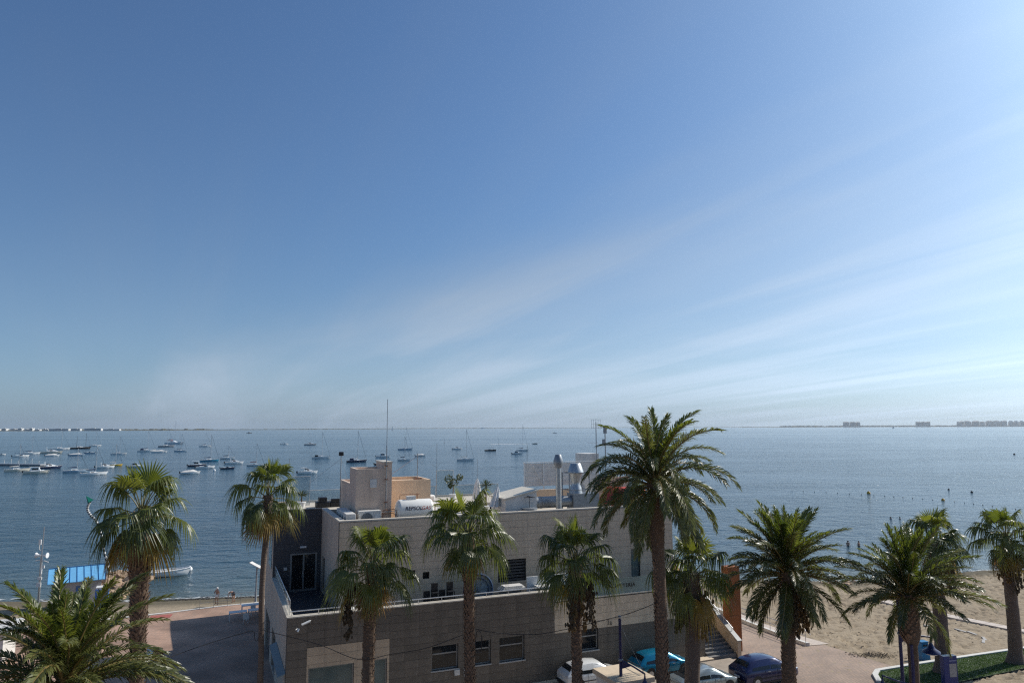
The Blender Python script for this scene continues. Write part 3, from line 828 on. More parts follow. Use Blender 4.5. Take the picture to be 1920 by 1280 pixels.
# glazed double door
dr = MB()
for q in ((1.15, 3.0, 7.0, 7.1), (1.15, 1.27, 4.5, 7.0), (2.88, 3.0, 4.5, 7.0), (2.02, 2.13, 4.5, 7.0), (1.27, 2.02, 4.5, 4.62), (2.13, 2.88, 4.5, 4.62)):
    dr.box((q[0], 11.36, q[2]), (q[1], 11.46, q[3]))
dr = dr.build('glass_door', M_frame, bld)
box('pane', (1.27, 11.42, 4.62), (2.02, 11.43, 7.0), M_glass_dark, dr); box('pane', (2.13, 11.42, 4.62), (2.88, 11.43, 7.0), M_glass_dark, dr)
mb = MB(); mb.tube([(2.0, 11.32, 5.4), (2.0, 11.32, 5.9)], 0.02, 6); mb.build('handle', M_alu, dr)
box('wall_lamp', (1.78, 11.24, 7.48), (2.22, 11.37, 7.60), M_white, bld)
box('switch_box', (0.72, 11.30, 6.0), (0.95, 11.37, 6.2), M_white_old, bld)
# roof slab
box('roof_slab', (0.31, 11.75, 9.7), (LEN - 0.31, 17.99, 10.0), M_roof, bld)
box('roof_slab', (3.6, UF + 0.37, 9.2), (LEN - 0.31, 11.749, 9.5), M_roof, bld)
# stair tower and lift room
tw = MB()
tw.box((4.62, 5.6, 9.5), (6.45, 8.0, 13.1)); tw.box((6.45, 5.6, 9.5), (7.02, 8.0, 13.62))
tw.build('stair_tower', M_stucco, bld)
mb = MB()
for a, b in (((4.62, 5.6, 13.103), (6.45, 5.78, 13.25)), ((4.62, 5.78, 13.103), (4.80, 8.0, 13.25)), ((4.80, 7.82, 13.103), (6.45, 8.0, 13.25))): mb.box(a, b)
mb.build('tower_rim', M_stucco, bld)
mb = MB(); mb.box((4.625, 8.001, 9.5), (7.0, 12.0, 12.0))
for a, b in (((4.625, 8.001, 12.003), (4.78, 12.0, 12.16)), ((4.78, 11.85, 12.003), (7.0, 12.0, 12.16))): mb.box(a, b)
mb.build('stair_tower', M_stucco, bld)
mb = MB(); mb.box((7.021, 7.4, 9.5), (10.25, 11.0, 12.1))
for a, b in (((7.021, 7.4, 12.103), (10.25, 7.58, 12.30)), ((10.07, 7.58, 12.103), (10.25, 11.0, 12.30)), ((7.021, 10.82, 12.103), (10.07, 11.0, 12.30))): mb.box(a, b)
mb.build('lift_room', M_stucco_bounce, bld)
box('vent_grille', (5.55, 5.57, 12.0), (6.0, 5.598, 12.55), M_white_old, bld)
box('chimney_cap', (6.40, 5.55, 13.623), (7.07, 8.05, 13.70), M_cap, bld)
# slanted roof hatch
mb = MB()
h0, h1 = 10.95, 11.45
mb.loft([[(14.9, 4.6, 9.5), (17.3, 4.6, 9.5), (17.3, 4.6, h1), (14.9, 4.6, h0)], [(14.9, 7.4, 9.5), (17.3, 7.4, 9.5), (17.3, 7.4, h1), (14.9, 7.4, h0)]], close=True)
mb.build('roof_hatch', M_white_old, bld)
mb = MB()
mb.loft([[(14.78, 4.5, h0 - 0.02), (17.42, 4.5, h1 + 0.02), (17.42, 4.5, h1 + 0.1), (14.78, 4.5, h0 + 0.06)], [(14.78, 7.5, h0 - 0.02), (17.42, 7.5, h1 + 0.02), (17.42, 7.5, h1 + 0.1), (14.78, 7.5, h0 + 0.06)]], close=True)
mb.build('roof_hatch_lid', mat('hatch_cream', (0.62, 0.57, 0.47), 0.7), bld)
# long white screen wall on the roof, with frame and braces
sw = box('screen_wall', (19.6, 12.0, 11.12), (26.4, 12.08, 12.98), M_white_old, bld)
mb = MB()
for x in (19.55, 21.3, 23.0, 24.7, 26.4): mb.box((x - 0.05, 11.93, 10.0), (x + 0.05, 11.999, 13.03))
mb.box((19.5, 11.93, 13.032), (26.45, 12.1, 13.09)); mb.build('screen_frame', M_white, sw)
mb = MB()
for x in (20.3, 22.2, 24.0): mb.tube([(x, 11.9, 12.8), (x + 0.9, 11.9, 11.2)], 0.022, 6)
for z in (11.5, 11.9, 12.3, 12.65): mb.box((19.6, 11.985, z), (26.4, 11.998, z + 0.012))
mb.build('screen_rib', M_white_old, sw)
box('low_wall', (19.4, 10.6, 9.51), (23.6, 10.8, 10.95), M_stucco_bounce, bld)
box('roof_cabin', (26.2, 13.8, 9.7), (27.6, 15.6, 13.62), M_white_old, bld)
box('roof_cabin', (24.6, 8.8, 9.5), (27.6, 9.1, 11.9), M_stucco, bld)
# glass wind screens at the back of the roof
for a, b, c, d, y in ((1.2, 2.85, 10.0, 12.2, 15.6), (13.7, 15.2, 10.0, 12.25, 17.6), (10.8, 13.6, 10.0, 10.95, 17.6), (15.3, 19.4, 10.0, 10.95, 17.6), (2.9, 10.6, 10.0, 10.95, 17.6)):
    o = box('wind_screen', (a, y, c), (b, y + 0.015, d), M_glass_clear, bld)
    mb = MB()
    mb.box((a - 0.03, y - 0.02, d + 0.002), (b + 0.03, y + 0.035, d + 0.04)); mb.box((a - 0.035, y - 0.02, c), (a - 0.003, y + 0.035, d)); mb.box((b + 0.003, y - 0.02, c), (b + 0.035, y + 0.035, d))
    mb.build('screen_frame', M_white_old, o)

# --- outside stair on the right, with its cheek wall
st = thing('outside_stair', 'dark stone outside stair climbing beside the restaurant behind the parked cars', 'stair', B(LEN, 0, 0), TH)
for k in range(26):
    mb = MB(); mb.box((0.06, -0.4 + k * 0.30, -0.6), (2.35, -0.4 + (k + 1) * 0.30, (k + 1) * 0.172)); mb.build('step', M_step, st)
mb = MB()
mb.loft([[(2.38, -0.55, -0.6), (2.68, -0.55, -0.6), (2.68, -0.55, 1.0), (2.38, -0.55, 1.0)], [(2.38, 7.4, -0.6), (2.68, 7.4, -0.6), (2.68, 7.4, 5.5), (2.38, 7.4, 5.5)]], close=True)
mb.build('cheek_wall', M_panel_tan, st)
mb = MB()
mb.loft([[(2.34, -0.6, 1.003), (2.72, -0.6, 1.003), (2.72, -0.6, 1.06), (2.34, -0.6, 1.06)], [(2.34, 7.4, 5.503), (2.72, 7.4, 5.503), (2.72, 7.4, 5.56), (2.34, 7.4, 5.56)]], close=True)
mb.build('cheek_cap', M_frame, st)
mb = MB()
for k in range(9): mb.tube([(2.53, 0.2 + k * .85, 1.2 + k * .48), (2.53, 0.2 + k * .85, 1.75 + k * .48)], 0.02, 6)
mb.tube([(2.53, 0.1, 1.72), (2.53, 7.2, 5.75)], 0.025, 6)
mb.build('handrail', M_alu, st)
# corten steel pylon
py_ = thing('steel_pylon', 'tall rust-brown weathered steel pylon standing beside the outside stair', 'pylon', B(LEN + 2.95, 0.9, -0.4), TH)
o = box('slab', (0, 0, 0), (1.05, 0.75, 6.15), M_corten, py_); bevel(o, 0.015)
box('base_plate', (-.08, -.08, 0), (1.13, 0.83, .04), M_rust, py_)
mb = MB(); mb.box((0.02, -0.008, 2.7), (1.03, -0.0015, 2.712)); mb.box((0.02, -0.008, 4.2), (1.03, -0.0015, 4.212)); mb.build('seam', M_joint, py_)
# ramp down to the beach with its kerb and rail
rp = thing('beach_ramp', 'pale concrete ramp with white kerb and steel rail leading down to the sand', 'ramp', (0, 0, 0))
def quadstrip(mb, L, Rr, off):
    for (a, b), (c, d) in zip(zip(L, Rr), zip(L[1:], Rr[1:])):
        mb.face([(p[0], p[1], gz(*p) + off) for p in (a, b, d, c)])
Lr = [(18.6, 69.0), (20.0, 63.4), (21.0, 59.0), (21.9, 55.4)]; Rr = [(20.0, 69.4), (21.4, 63.8), (22.5, 59.6), (23.9, 56.0)]
mb = MB(); quadstrip(mb, Rr, Lr, 0.09); mb.build('ramp_slab', mat('ramp_pink', (0.50, 0.42, 0.35), 0.85), rp)
mb = MB()
for (x0, y0), (x1, y1) in zip(Lr, Lr[1:]):
    mb.loft([[(x0, y0, gz(x0, y0) - .2), (x0 + .3, y0, gz(x0, y0) - .2), (x0 + .3, y0, gz(x0, y0) + .3), (x0, y0, gz(x0, y0) + .3)], [(x1, y1, gz(x1, y1) - .2), (x1 + .3, y1, gz(x1, y1) - .2), (x1 + .3, y1, gz(x1, y1) + .3), (x1, y1, gz(x1, y1) + .3)]], close=True)
mb.build('ramp_kerb', M_kerb, rp)
mb = MB()
pr = []
for k in range(7):
    f = k / 6; x = 18.8 + (21.95 - 18.8) * f; y = 69 + (55.5 - 69) * f; z = gz(x, y) + 0.25; mb.tube([(x, y, z), (x, y, z + 0.95)], 0.025, 6); pr.append((x, y, z + 0.95))
mb.tube(pr + [(pr[-1][0] + .25, pr[-1][1] - .3, pr[-1][2] - .25)], 0.03, 6); mb.tube([(p[0], p[1], p[2] - .4) for p in pr], 0.025, 6)
mb.build('rail', M_alu, rp)
# boardwalk strip across the sand and a half-buried kerb
bw_ = thing('boardwalk', 'pale concrete slab walkway laid across the right-hand sand', 'walkway', (0, 0, 0))
WP = [(36.2, 71.5), (37.4, 67.9), (38.9, 65.9), (40.4, 63.0), (41.6, 60.0), (43.5, 55.8)]
for (x0, y0), (x1, y1) in zip(WP, WP[1:]):
    n_ = 3
    for k in range(n_):
        a = Vector((x0 + (x1 - x0) * (k + .02) / n_, y0 + (y1 - y0) * (k + .02) / n_, 0)); b = Vector((x0 + (x1 - x0) * (k + .98) / n_, y0 + (y1 - y0) * (k + .98) / n_, 0))
        nr = Vector((-(b - a).y, (b - a).x, 0)).normalized() * 0.55
        q = [a - nr, b - nr, b + nr, a + nr]; mb = MB(); i = 0
        for dz in (0.14, -0.1):
            for p in q: mb.v.append((p.x, p.y, gz(p.x, p.y) + dz))
        for f in ((0, 1, 2, 3), (4, 7, 6, 5), (0, 4, 5, 1), (1, 5, 6, 2), (2, 6, 7, 3), (3, 7, 4, 0)): mb.f.append(f); mb.m.append(0)
        mb.build('slab', mat('walk_pale', (0.55, 0.47, 0.40), 0.85, objvar=0.06), bw_)
bk = thing('buried_kerb', 'curved row of kerb stones half buried in the sand', 'kerb', (0, 0, 0))
for k in range(9):
    a = R(-35 + k * 14); c = Vector((31.6, 59.2, 0)); r_ = 4.6
    p = c + Vector((math.cos(a) * r_ * 1.2, math.sin(a) * r_ * 0.9, 0))
    if k in (2, 5): continue
    mb = MB(); mb.cbox((0, 0, 0), (0.2, 0.95, 0.2)); o = mb.build('kerb_stone', M_concrete, bk, loc=(p.x, p.y, gz(p.x, p.y) - 0.02), rotz=a)

# ------------------------------------------------------------------ things on the roof and terrace
def ac_row():
    for k in range(4):
        t = thing('air_conditioner', ['front', 'second', 'third', 'rearmost'][k] + ' of the beige air conditioners lined up beside the stair tower', 'air conditioner', B(3.78, 4.15 + k * 1.0, 9.5), TH, 'air conditioners beside the stair tower')
        o = box('casing', (0, 0, 0.08), (0.62, 0.88, 1.02), M_white_old, t); bevel(o, 0.02)
        mb = MB(); mb.lathe([(0.30, 0), (0.30, 0.02)], 16); f = mb.build('fan_grille', M_galv_d, t); f.location = (-0.012, 0.36, 0.55); f.rotation_euler = (0, R(90), 0)
        box('foot', (0.05, 0.05, 0), (0.57, 0.12, 0.08), M_galv_d, t); box('foot', (0.05, 0.76, 0), (0.57, 0.83, 0.08), M_galv_d, t)
ac_row()
t = thing('air_conditioner', 'single beige air conditioner with round fan facing the street before the stair tower', 'air conditioner', B(4.72, 4.85, 9.5), TH)
o = box('casing', (0, 0, 0.1), (1.45, 0.6, 1.08), M_white_old, t); bevel(o, 0.02)
mb = MB(); mb.lathe([(0.38, 0), (0.38, 0.015)], 24); f = mb.build('fan_grille', M_galv_d, t); f.location = (0.52, -0.002, 0.58); f.rotation_euler = (R(90), 0, 0)
mb = MB()
for k in range(5): mb.tube([(0.52 + 0.07 * (k + 1) * math.cos(a / 20 * 6.283), -0.025, 0.58 + 0.07 * (k + 1) * math.sin(a / 20 * 6.283)) for a in range(21)] if False else [(0.52 + 0.075 * (k + 1) * math.cos(a * 0.3142), -0.025, 0.58 + 0.075 * (k + 1) * math.sin(a * 0.3142)) for a in range(21)], 0.006, 4)
mb.build('fan_guard', M_dark, t)
box('label_plate', (1.05, -0.006, 0.55), (1.35, -0.001, 0.85), M_white, t); box('foot', (0.1, 0.05, 0), (0.2, 0.55, 0.1), M_galv_d, t); box('foot', (1.25, 0.05, 0), (1.35, 0.55, 0.1), M_galv_d, t)
# gas tank
t = thing('gas_tank', 'white horizontal gas tank with dark lettering behind the roof parapet', 'tank', B(7.15, 5.05, 9.5), TH)
mb = MB(); prof = []
LT, RT = 2.62, 0.72
for k in range(9): a = R(90 * k / 8); prof.append((max(0.001, RT * math.sin(a)), -0.28 * math.cos(a)))
pr2 = [(r, z) for r, z in prof] + [(r, LT - 0.56 - z) for r, z in reversed(prof)]
mb.lathe(pr2, 40); o = mb.build('shell', M_tankw, t, smooth=True, ang=60); o.location = (0.28, 0, 0.98); o.rotation_euler = (0, R(90), 0)
for s_, x, m_ in (('REPSOL', 1.08, M_navy_print), ('GAS', 1.93, M_red_print)):
    me = text_mesh(s_, 0.33, m_, 0.0, 0.007 if s_ == 'REPSOL' else 0.003, 0.25, 1.05)
    for v in me.vertices:   # wrap the print round the shell
        a = (v.co.y + 0.18) / RT; rr = RT + 0.02
        v.co = Vector((v.co.x, -rr * math.cos(a), rr * math.sin(a)))
    o = link('lettering', me, t); o.location = (x, 0, 0.98)
for x in (0.6, 1.95): box('saddle', (x, -0.45, 0), (x + 0.14, 0.45, 0.42), M_galv_d, t)
box('valve_box', (0.75, -0.2, 1.66), (1.35, 0.2, 1.92), M_white_old, t)
mb = MB(); mb.tube([(0.35, 0.2, 1.6), (0.35, 0.2, 2.0), (1.7, 0.2, 2.0)], 0.025, 6); mb.tube([(1.5, 0, 1.68), (1.5, 0, 2.08)], 0.04, 6); mb.build('pipe', M_rust, t)
# masts and aerials
t = thing('antenna_mast', 'tall thin antenna mast clamped to the front of the stair tower', 'antenna', B(6.62, 5.5, 10.6), TH)
mb = MB(); mb.tube([(0, 0, 0), (0, 0, 4.2)], 0.035, 8); mb.tube([(0, 0, 4.2), (0, 0, 7.3)], 0.022, 6); mb.build('pole', M_wire, t)
for z in (0.4, 1.9, 2.8): box('clamp', (-0.09, -0.05, z), (0.09, 0.098, z + 0.06), M_rust, t)
mb = MB(); mb.tube([(0, 0, 0.0), (0.05, -0.02, -0.12), (0.25, -0.02, -0.14)], 0.02, 6); mb.build('cable_tail', M_rust, t)
t = thing('camera_pole', 'thin pole topped by a dark floodlight behind the stair tower', 'pole', B(4.2, 9.3, 9.5), TH)
mb = MB(); mb.tube([(0, 0, 0), (0, 0, 4.5)], 0.03, 6); mb.build('pole', M_wire, t); o = box('floodlight', (-0.16, -0.12, 4.5), (0.16, 0.12, 4.78), M_dark, t); bevel(o, 0.03)
mb = MB(); mb.tube([(0, 0, 4.3), (-1.9, 2.5, 2.4)], 0.008, 4); mb.tube([(0, 0, 4.3), (1.0, 2.5, 2.4)], 0.008, 4); mb.build('guy_wire', M_wire, t)
def yagi(name, label, loc, h, tilt, n, blen, cat='antenna'):
    t = thing(name, label, cat, loc, TH)
    mb = MB(); mb.tube([(0, 0, 0), (0, 0, h)], 0.03, 6); mb.build('pole', M_wire, t)
    mb = MB(); a, b = Vector((0, -0.05, h - 0.2)), Vector((-blen, -0.05, h - 0.2 - tilt)); mb.tube([a, b], 0.02, 5)
    for k in range(n):
        p = a.lerp(b, k / (n - 1)); mb.tube([p - Vector((0, .28, 0)), p + Vector((0, .28, 0))], 0.012, 4)
    mb.build('boom', M_alu, t); return t
t = yagi('television_aerial', 'television aerial with slanting boom on the roof of the low lift room', B(9.75, 9.2, 12.1), 2.0, 1.25, 9, 1.9)
box('base_block', (-0.22, -0.15, -0.0), (0.28, 0.2, 0.2), M_rust, t)
t = thing('panel_aerial', 'grid panel aerial on a mast next to the tall date palm', 'antenna', B(26.7, 12.6, 9.5), TH)
mb = MB(); mb.tube([(0, 0, 0), (0, 0, 6.9)], 0.04, 6); mb.build('pole', M_wire, t)
mb = MB()
for k in range(5): mb.tube([(-0.5 + k * .22, -0.1, 6.3), (-0.5 + k * .22, -0.1, 7.15)], 0.014, 4)
for z in (6.35, 6.75, 7.1): mb.tube([(-0.5, -0.1, z), (0.38, -0.1, z)], 0.014, 4)
mb.build('grid', M_alu, t)
mb = MB(); mb.tube([(-0.9, -0.1, 5.1), (0.1, -0.1, 5.1)], 0.018, 4); mb.build('dipole', M_alu, t)
t = thing('horn_mast', 'short mast with a box aerial just left of the tall palm crown', 'antenna', B(27.6, 12.6, 9.5), TH)
mb = MB(); mb.tube([(0, 0, 0), (0, 0, 6.4)], 0.05, 6); mb.build('pole', M_wire, t); box('box_aerial', (-0.28, -0.14, 5.0), (-0.06, 0.06, 5.4), M_galv_d, t); box('box_aerial', (-0.12, -0.10, 5.9), (0.12, 0.10, 6.6), M_galv_d, t)
for (s_, t_, z_, h_, lab) in ((1.3, 15.9, 10.0, 3.6, 'thin white pole above the left rooftop wind screen'), (13.6, 17.2, 10.0, 4.6, 'thin white pole beside the small potted tree'), (17.3, 17.2, 10.0, 3.2, 'thin forked pole behind the slanted roof hatch'), (20.0, 12.4, 9.5, 4.9, 'slim dark lightning rod behind the round exhaust chimney')):
    t = thing('roof_pole', lab, 'pole', B(s_, t_, z_), TH)
    mb = MB(); mb.tube([(0, 0, 0), (0, 0, h_)], 0.018, 6); mb.build('pole', M_wire, t)
    mb = MB(); mb.tube([(-0.5, 0, h_ * .62), (0, 0, h_ * .55), (0.4, 0, h_ * .66)], 0.01, 4); mb.build('stay', M_wire, t)
# exhaust chimneys and ducts
t = thing('exhaust_chimney', 'slim galvanised exhaust chimney with a bulging cap on the roof edge', 'chimney', B(19.3, 5.1, 9.5), TH)
mb = MB(); mb.lathe([(0.27, 0), (0.27, 0.25), (0.21, 0.26), (0.21, 2.0), (0.225, 2.0), (0.225, 2.06), (0.205, 2.06), (0.205, 3.55)], 20); mb.build('flue', M_galv, t, smooth=True, ang=30)
mb = MB(); mb.lathe([(0.24, 3.50), (0.36, 3.80), (0.36, 4.0), (0.22, 4.45), (0.20, 4.47)], 20); mb.build('cap', M_galv_d, t, smooth=True, ang=30)
t = thing('exhaust_fan', 'galvanised conical exhaust cowl standing in a square steel frame', 'chimney', B(21.45, 6.5, 9.5), TH)
mb = MB(); mb.lathe([(0.62, 0.0), (0.62, 1.05), (0.45, 1.25), (0.55, 1.30), (0.42, 1.95), (0.34, 2.1), (0.34, 2.35), (0.52, 3.0)], 24); mb.build('stack', M_galv, t, smooth=True, ang=30)
mb = MB(); mb.lathe([(0.60, 3.02), (0.62, 3.06), (0.40, 3.70), (0.38, 3.72)], 24); mb.build('cowl', M_galv, t, smooth=True, ang=30)
mb = MB()
for x in (-0.85, 0.85):
    for y in (-0.6, 0.6): mb.box((x - 0.03, y - 0.03, 0), (x + 0.03, y + 0.03, 3.05))
for y in (-0.6, 0.6):
    for z in (1.75, 3.0): mb.box((-0.82, y - 0.025, z), (0.82, y + 0.025, z + 0.05))
for x in (-0.85, 0.85):
    for z in (1.75, 3.0): mb.box((x - 0.025, -0.57, z), (x + 0.025, 0.57, z + 0.05))
mb.build('frame', M_galv_d, t)
t = thing('air_duct', 'fat grey horizontal air duct lying along the roof edge', 'duct', B(17.4, 6.2, 9.5), TH)
mb = MB(); mb.tube([(0, 0, 0.95), (1.6, 0, 0.95), (3.4, 0, 0.95)], 0.42, 20); mb.tube([(0.9, 0, 0.95), (0.98, 0, 0.95)], 0.45, 20); mb.build('pipe', M_galv_d, t, smooth=True, ang=40)
box('fan_box', (3.4, -0.55, 0.2), (5.6, 0.55, 1.5), M_galv_d, t)
for x in (0.3, 2.5): box('cradle', (x, -0.35, 0), (x + 0.1, 0.35, 0.55), M_galv_d, t)
t = thing('roof_table', 'round dark table on a single leg at the roof edge', 'table', B(16.6, 4.25, 10.2), TH)
mb = MB(); mb.lathe([(0.55, 0), (0.55, 0.12), (0.1, 0.13), (0.04, 0.16), (0.04, 0.85)], 20); mb.build('pedestal', M_galv_d, t, smooth=True, ang=30)
mb = MB(); mb.tube([(-0.4, 0, 0.86), (0.4, 0, 0.86)], 0.03, 6); mb.tube([(0, -0.4, 0.9), (0, 0.4, 0.9)], 0.03, 6); mb.build('spider', M_dark, t)
# closed parasols
def parasol(label, loc, h, lean=0):
    t = thing('closed_parasol', label, 'parasol', loc, TH)
    mb = MB(); mb.tube([(0, 0, 0), (lean, 0, h)], 0.035, 6); mb.build('pole', M_white_old, t)
    mb = MB(); n_ = 16; secs = []
    for z, r in ((h * .38, .30), (h * .5, .26), (h * .7, .2), (h * .88, .12), (h * .99, .04)):
        secs.append([((lean * z / h) + r * (1 + .35 * (k % 2)) * math.cos(6.283 * k / n_), r * (1 + .35 * (k % 2)) * math.sin(6.283 * k / n_), z) for k in range(n_)])
    mb.loft(secs, close=True); mb.build('canopy', M_cloth_w, t)
    box('base', (-.3, -.3, -.002), (.3, .3, 0.1), M_concrete, t)
parasol('folded white parasol next to the small rooftop palm', B(14.8, 10.2, 9.5), 2.55)
parasol('folded white parasol leaning left of the slanted roof hatch', B(14.35, 5.8, 9.5), 2.25, 0.45)
# roof furniture and planters
t = thing('sofa_stack', 'stacked black wicker sofas at the left end of the roof', 'sofa', B(3.1, 13.4, 10.0), TH)
for a, b in (((0, 0, 0), (1.0, .8, .42)), ((0.2, 0.02, .421), (.8, .75, .75)), ((1.05, .1, 0), (1.8, .85, .40)), ((1.1, .1, .401), (1.75, .3, .62))): o = box('sofa', a, b, M_dark, t); bevel(o, .04)
def potted(name, label, loc, pot_h, pot_r, crown):
    t = thing(name, label, 'plant', loc, 0)
    mb = MB(); mb.lathe([(pot_r * .65, 0), (pot_r * .95, pot_h), (pot_r * 1.05, pot_h), (pot_r * 1.05, pot_h + .05), (pot_r * .8, pot_h + .05)], 16); mb.build('pot', M_white, t, smooth=True, ang=30)
    crown(t); return t
def leafball(parent, cs, n, size, m, name='crown'):
    mb = MB()
    for _ in range(n):
        c, r = random.choice(cs); v = Vector((random.gauss(0, 1), random.gauss(0, 1), random.gauss(0, 1))).normalized() * r * random.uniform(.4, 1) ** .5
        p = Vector(c) + v; a = Vector((random.gauss(0, 1), random.gauss(0, 1), random.gauss(0, 1))).normalized(); b = a.orthogonal().normalized()
        mb.face([p - a * size, p + b * size * .5, p + a * size, p - b * size * .5])
    return mb.build(name, m, parent)
def cr_tree(t):
    mb = MB(); mb.tube([(0, 0, .5), (0.05, 0, 1.2), (-.1, 0, 1.7)], [.04, .03, .02], 6); mb.tube([(0.05, 0, 1.2), (.4, 0, 1.75)], [.03, .015], 6); mb.build('trunk', M_trunk, t)
    leafball(t, [((-.35, 0, 1.75), .38), ((.1, 0, 1.45), .35), ((.55, .1, 1.9), .3), ((-.2, 0, 1.2), .2)], 420, .09, M_bush)
potted('potted_tree', 'small potted tree with two leaf clumps on the back of the roof', B(14.1, 14.2, 10.0), .5, .3, cr_tree)
def blades(n, L, up):
    def f(t):
        mb = MB()
        for k in range(n):
            a = random.uniform(0, 6.283); e_ = R(random.uniform(*up)); d = Vector((math.cos(a) * math.cos(e_), math.sin(a) * math.cos(e_), math.sin(e_))); s_ = Vector((-math.sin(a), math.cos(a), 0)) * .035
            b = Vector((0, 0, t['pz'])); l_ = L * random.uniform(.7, 1.1)
            mb.face([b - s_ * .4, b + s_ * .4, b + d * l_ * .6 + s_ * .8, b + d * l_ + Vector((0, 0, -.1 * l_)), b + d * l_ * .6 - s_ * .8])
        mb.build('crown', M_bush, t)
    return f
def small_palm(label, loc, h, L):
    t = thing('potted_palm', label, 'plant', loc, 0); t['pz'] = h
    mb = MB(); mb.lathe([(.2, 0), (.3, .45), (.33, .45), (.33, .5), (.25, .5)], 16); mb.build('pot', M_white, t, smooth=True, ang=30)
    mb = MB(); mb.tube([(0, 0, .45), (0, 0, h)], [.06, .05], 8); mb.build('stem', M_trunk, t)
    blades(46, L, (-15, 80))(t); del t['pz']
small_palm('small spiky palm in a pot on the roof behind the left-centre fan palm', B(15.3, 9.6, 9.5), 2.0, .7)
small_palm('spiky plant in a white pot at the left roof corner', B(2.0, 13.2, 10.0), .95, .65)
# red tarpaulin under the tall palm
t = thing('red_awning', 'red tarpaulin stretched over the right end of the roof', 'awning', B(24.1, 5.2, 9.5), TH)
mb = MB(); secs = []
for i in range(9):
    x = 2.75 * i / 8; secs.append([(x, y, (0.55 + 1.15 * smooth(min(1, x / 1.2))) - .06 * math.sin(3 * y + x * 2) + (0.0 if j else -.6)) for j, y in enumerate((0, .05, 1.0, 2.0, 3.0))])
mb.loft(secs, cap=False); o = mb.build('canvas', M_red, t, smooth=True, ang=50); md = o.modifiers.new('thick', 'SOLIDIFY'); md.thickness = .02
mb = MB()
for x in (.1, 2.65):
    for y in (.1, 2.9): mb.tube([(x, y, 0), (x, y, .6 if x < 1 else 1.6)], .03, 6)
mb.build('post', M_galv_d, t)
t = thing('roof_pipes', 'run of bent copper-brown pipes along the foot of the stair tower', 'pipes', B(6.3, 5.2, 9.5), TH)
for k in range(3): mb = MB(); mb.tube([(-.1 + k * .12, .3, .1), (-.1 + k * .12, .3, .75 + k * .12), (.75 + k * .05, .3, .80 + k * .12), (.78 + k * .05, -.5, .80 + k * .12), (.8 + k * .05, -.5, .05)], .022, 6); mb.build('pipe', M_rust if k != 1 else M_white_old, t)
t = thing('wrapped_cushions', 'white wrapped cushions heaped behind the right end of the gas tank', 'cushions', B(10.55, 9.3, 9.5), TH)
for k, (a, b) in enumerate((((0, 0, 0), (.8, .7, .95)), ((.1, .05, .955), (.7, .6, 1.5)), ((.75, .1, 0), (1.4, .8, .7)))): o = box('bundle', a, b, M_cloth_w, t); bevel(o, .16, 3); o.rotation_euler = (0, 0, .1 * k)
# terrace: stacked black chairs, blue ring, white boards
t = thing('chair_stack', 'stacked black chairs behind the terrace parapet', 'chairs', B(8.25, 1.4, 4.5), TH)
for k in range(4):
    for j in range(2 + k % 2):
        o = MB(); x = k * .5; z = j * .42
        o.box((x, 0, .40 + z), (x + .42, .42, .45 + z)); o.box((x, .38, .45 + z), (x + .42, .43, .95 + z))
        for dx in (0, .38):
            for dy in (0, .38): o.box((x + dx, dy, z), (x + dx + .04, dy + .04, .40 + z))
        o.build('chair', M_dark, t)
t = thing('blue_ring', 'large round blue-framed disc leaning against the terrace wall', 'disc', B(12.05, 2.3, 4.5), TH)
mb = MB(); mb.tube([(.98 * math.cos(a * R(10)), 0, .98 * math.sin(a * R(10)) + 1.02) for a in range(37)], .07, 8, cap=False); mb.tube([(.72 * math.cos(a * R(10)), .02, .72 * math.sin(a * R(10)) + 1.02) for a in range(37)], .03, 6, cap=False); mb.build('rim', mat('ring_blue', (.045, .085, .16), .4), t, smooth=True)
mb = MB()
for k in range(8): a = R(45 * k + 10); mb.tube([(0, .02, 1.02), (.95 * math.cos(a), .02, 1.02 + .95 * math.sin(a))], .02, 5)
mb.build('spoke', M_galv_d, t)
mb = MB(); mb.lathe([(.93, 0), (.93, .03)], 30); o = mb.build('membrane', mat('ring_membrane', (.30, .36, .38), .5), t); o.location = (0, .1, 1.02); o.rotation_euler = (R(90), 0, 0)
t = thing('white_boards', 'white boards stacked on the terrace right of the blue ring', 'boards', B(13.4, 1.5, 4.5), TH)
for k in range(5): box('board', (k * .07, k * .04, .95 + k * .05), (1.5 + .1 * (k % 3), .9, .985 + k * .05), M_white_old, t)
box('crate', (.1, .1, 0), (1.4, .8, .948), M_galv_d, t)
box('board', (2.1, .8, 0.0), (5.2, .88, 1.55), M_white, t); box('board', (2.6, .0, .9), (4.4, .75, 1.0), M_white_old, t); box('trestle', (2.9, .1, 0), (4.1, .6, .898), M_galv_d, t)
t = thing('covered_sofa', 'pale covered furniture on the terrace behind the left-centre fan palm', 'furniture', B(3.3, 1.2, 4.5), TH)
for a, b in (((0, 0, 0), (.8, 1.5, .75)), ((.9, .3, 0), (3.0, 1.2, .6))): o = box('seat_block', a, b, M_white, t); bevel(o, .12, 3)
box('cushion', (.95, .35, .605), (1.5, 1.1, .78), M_cloth_w, t)
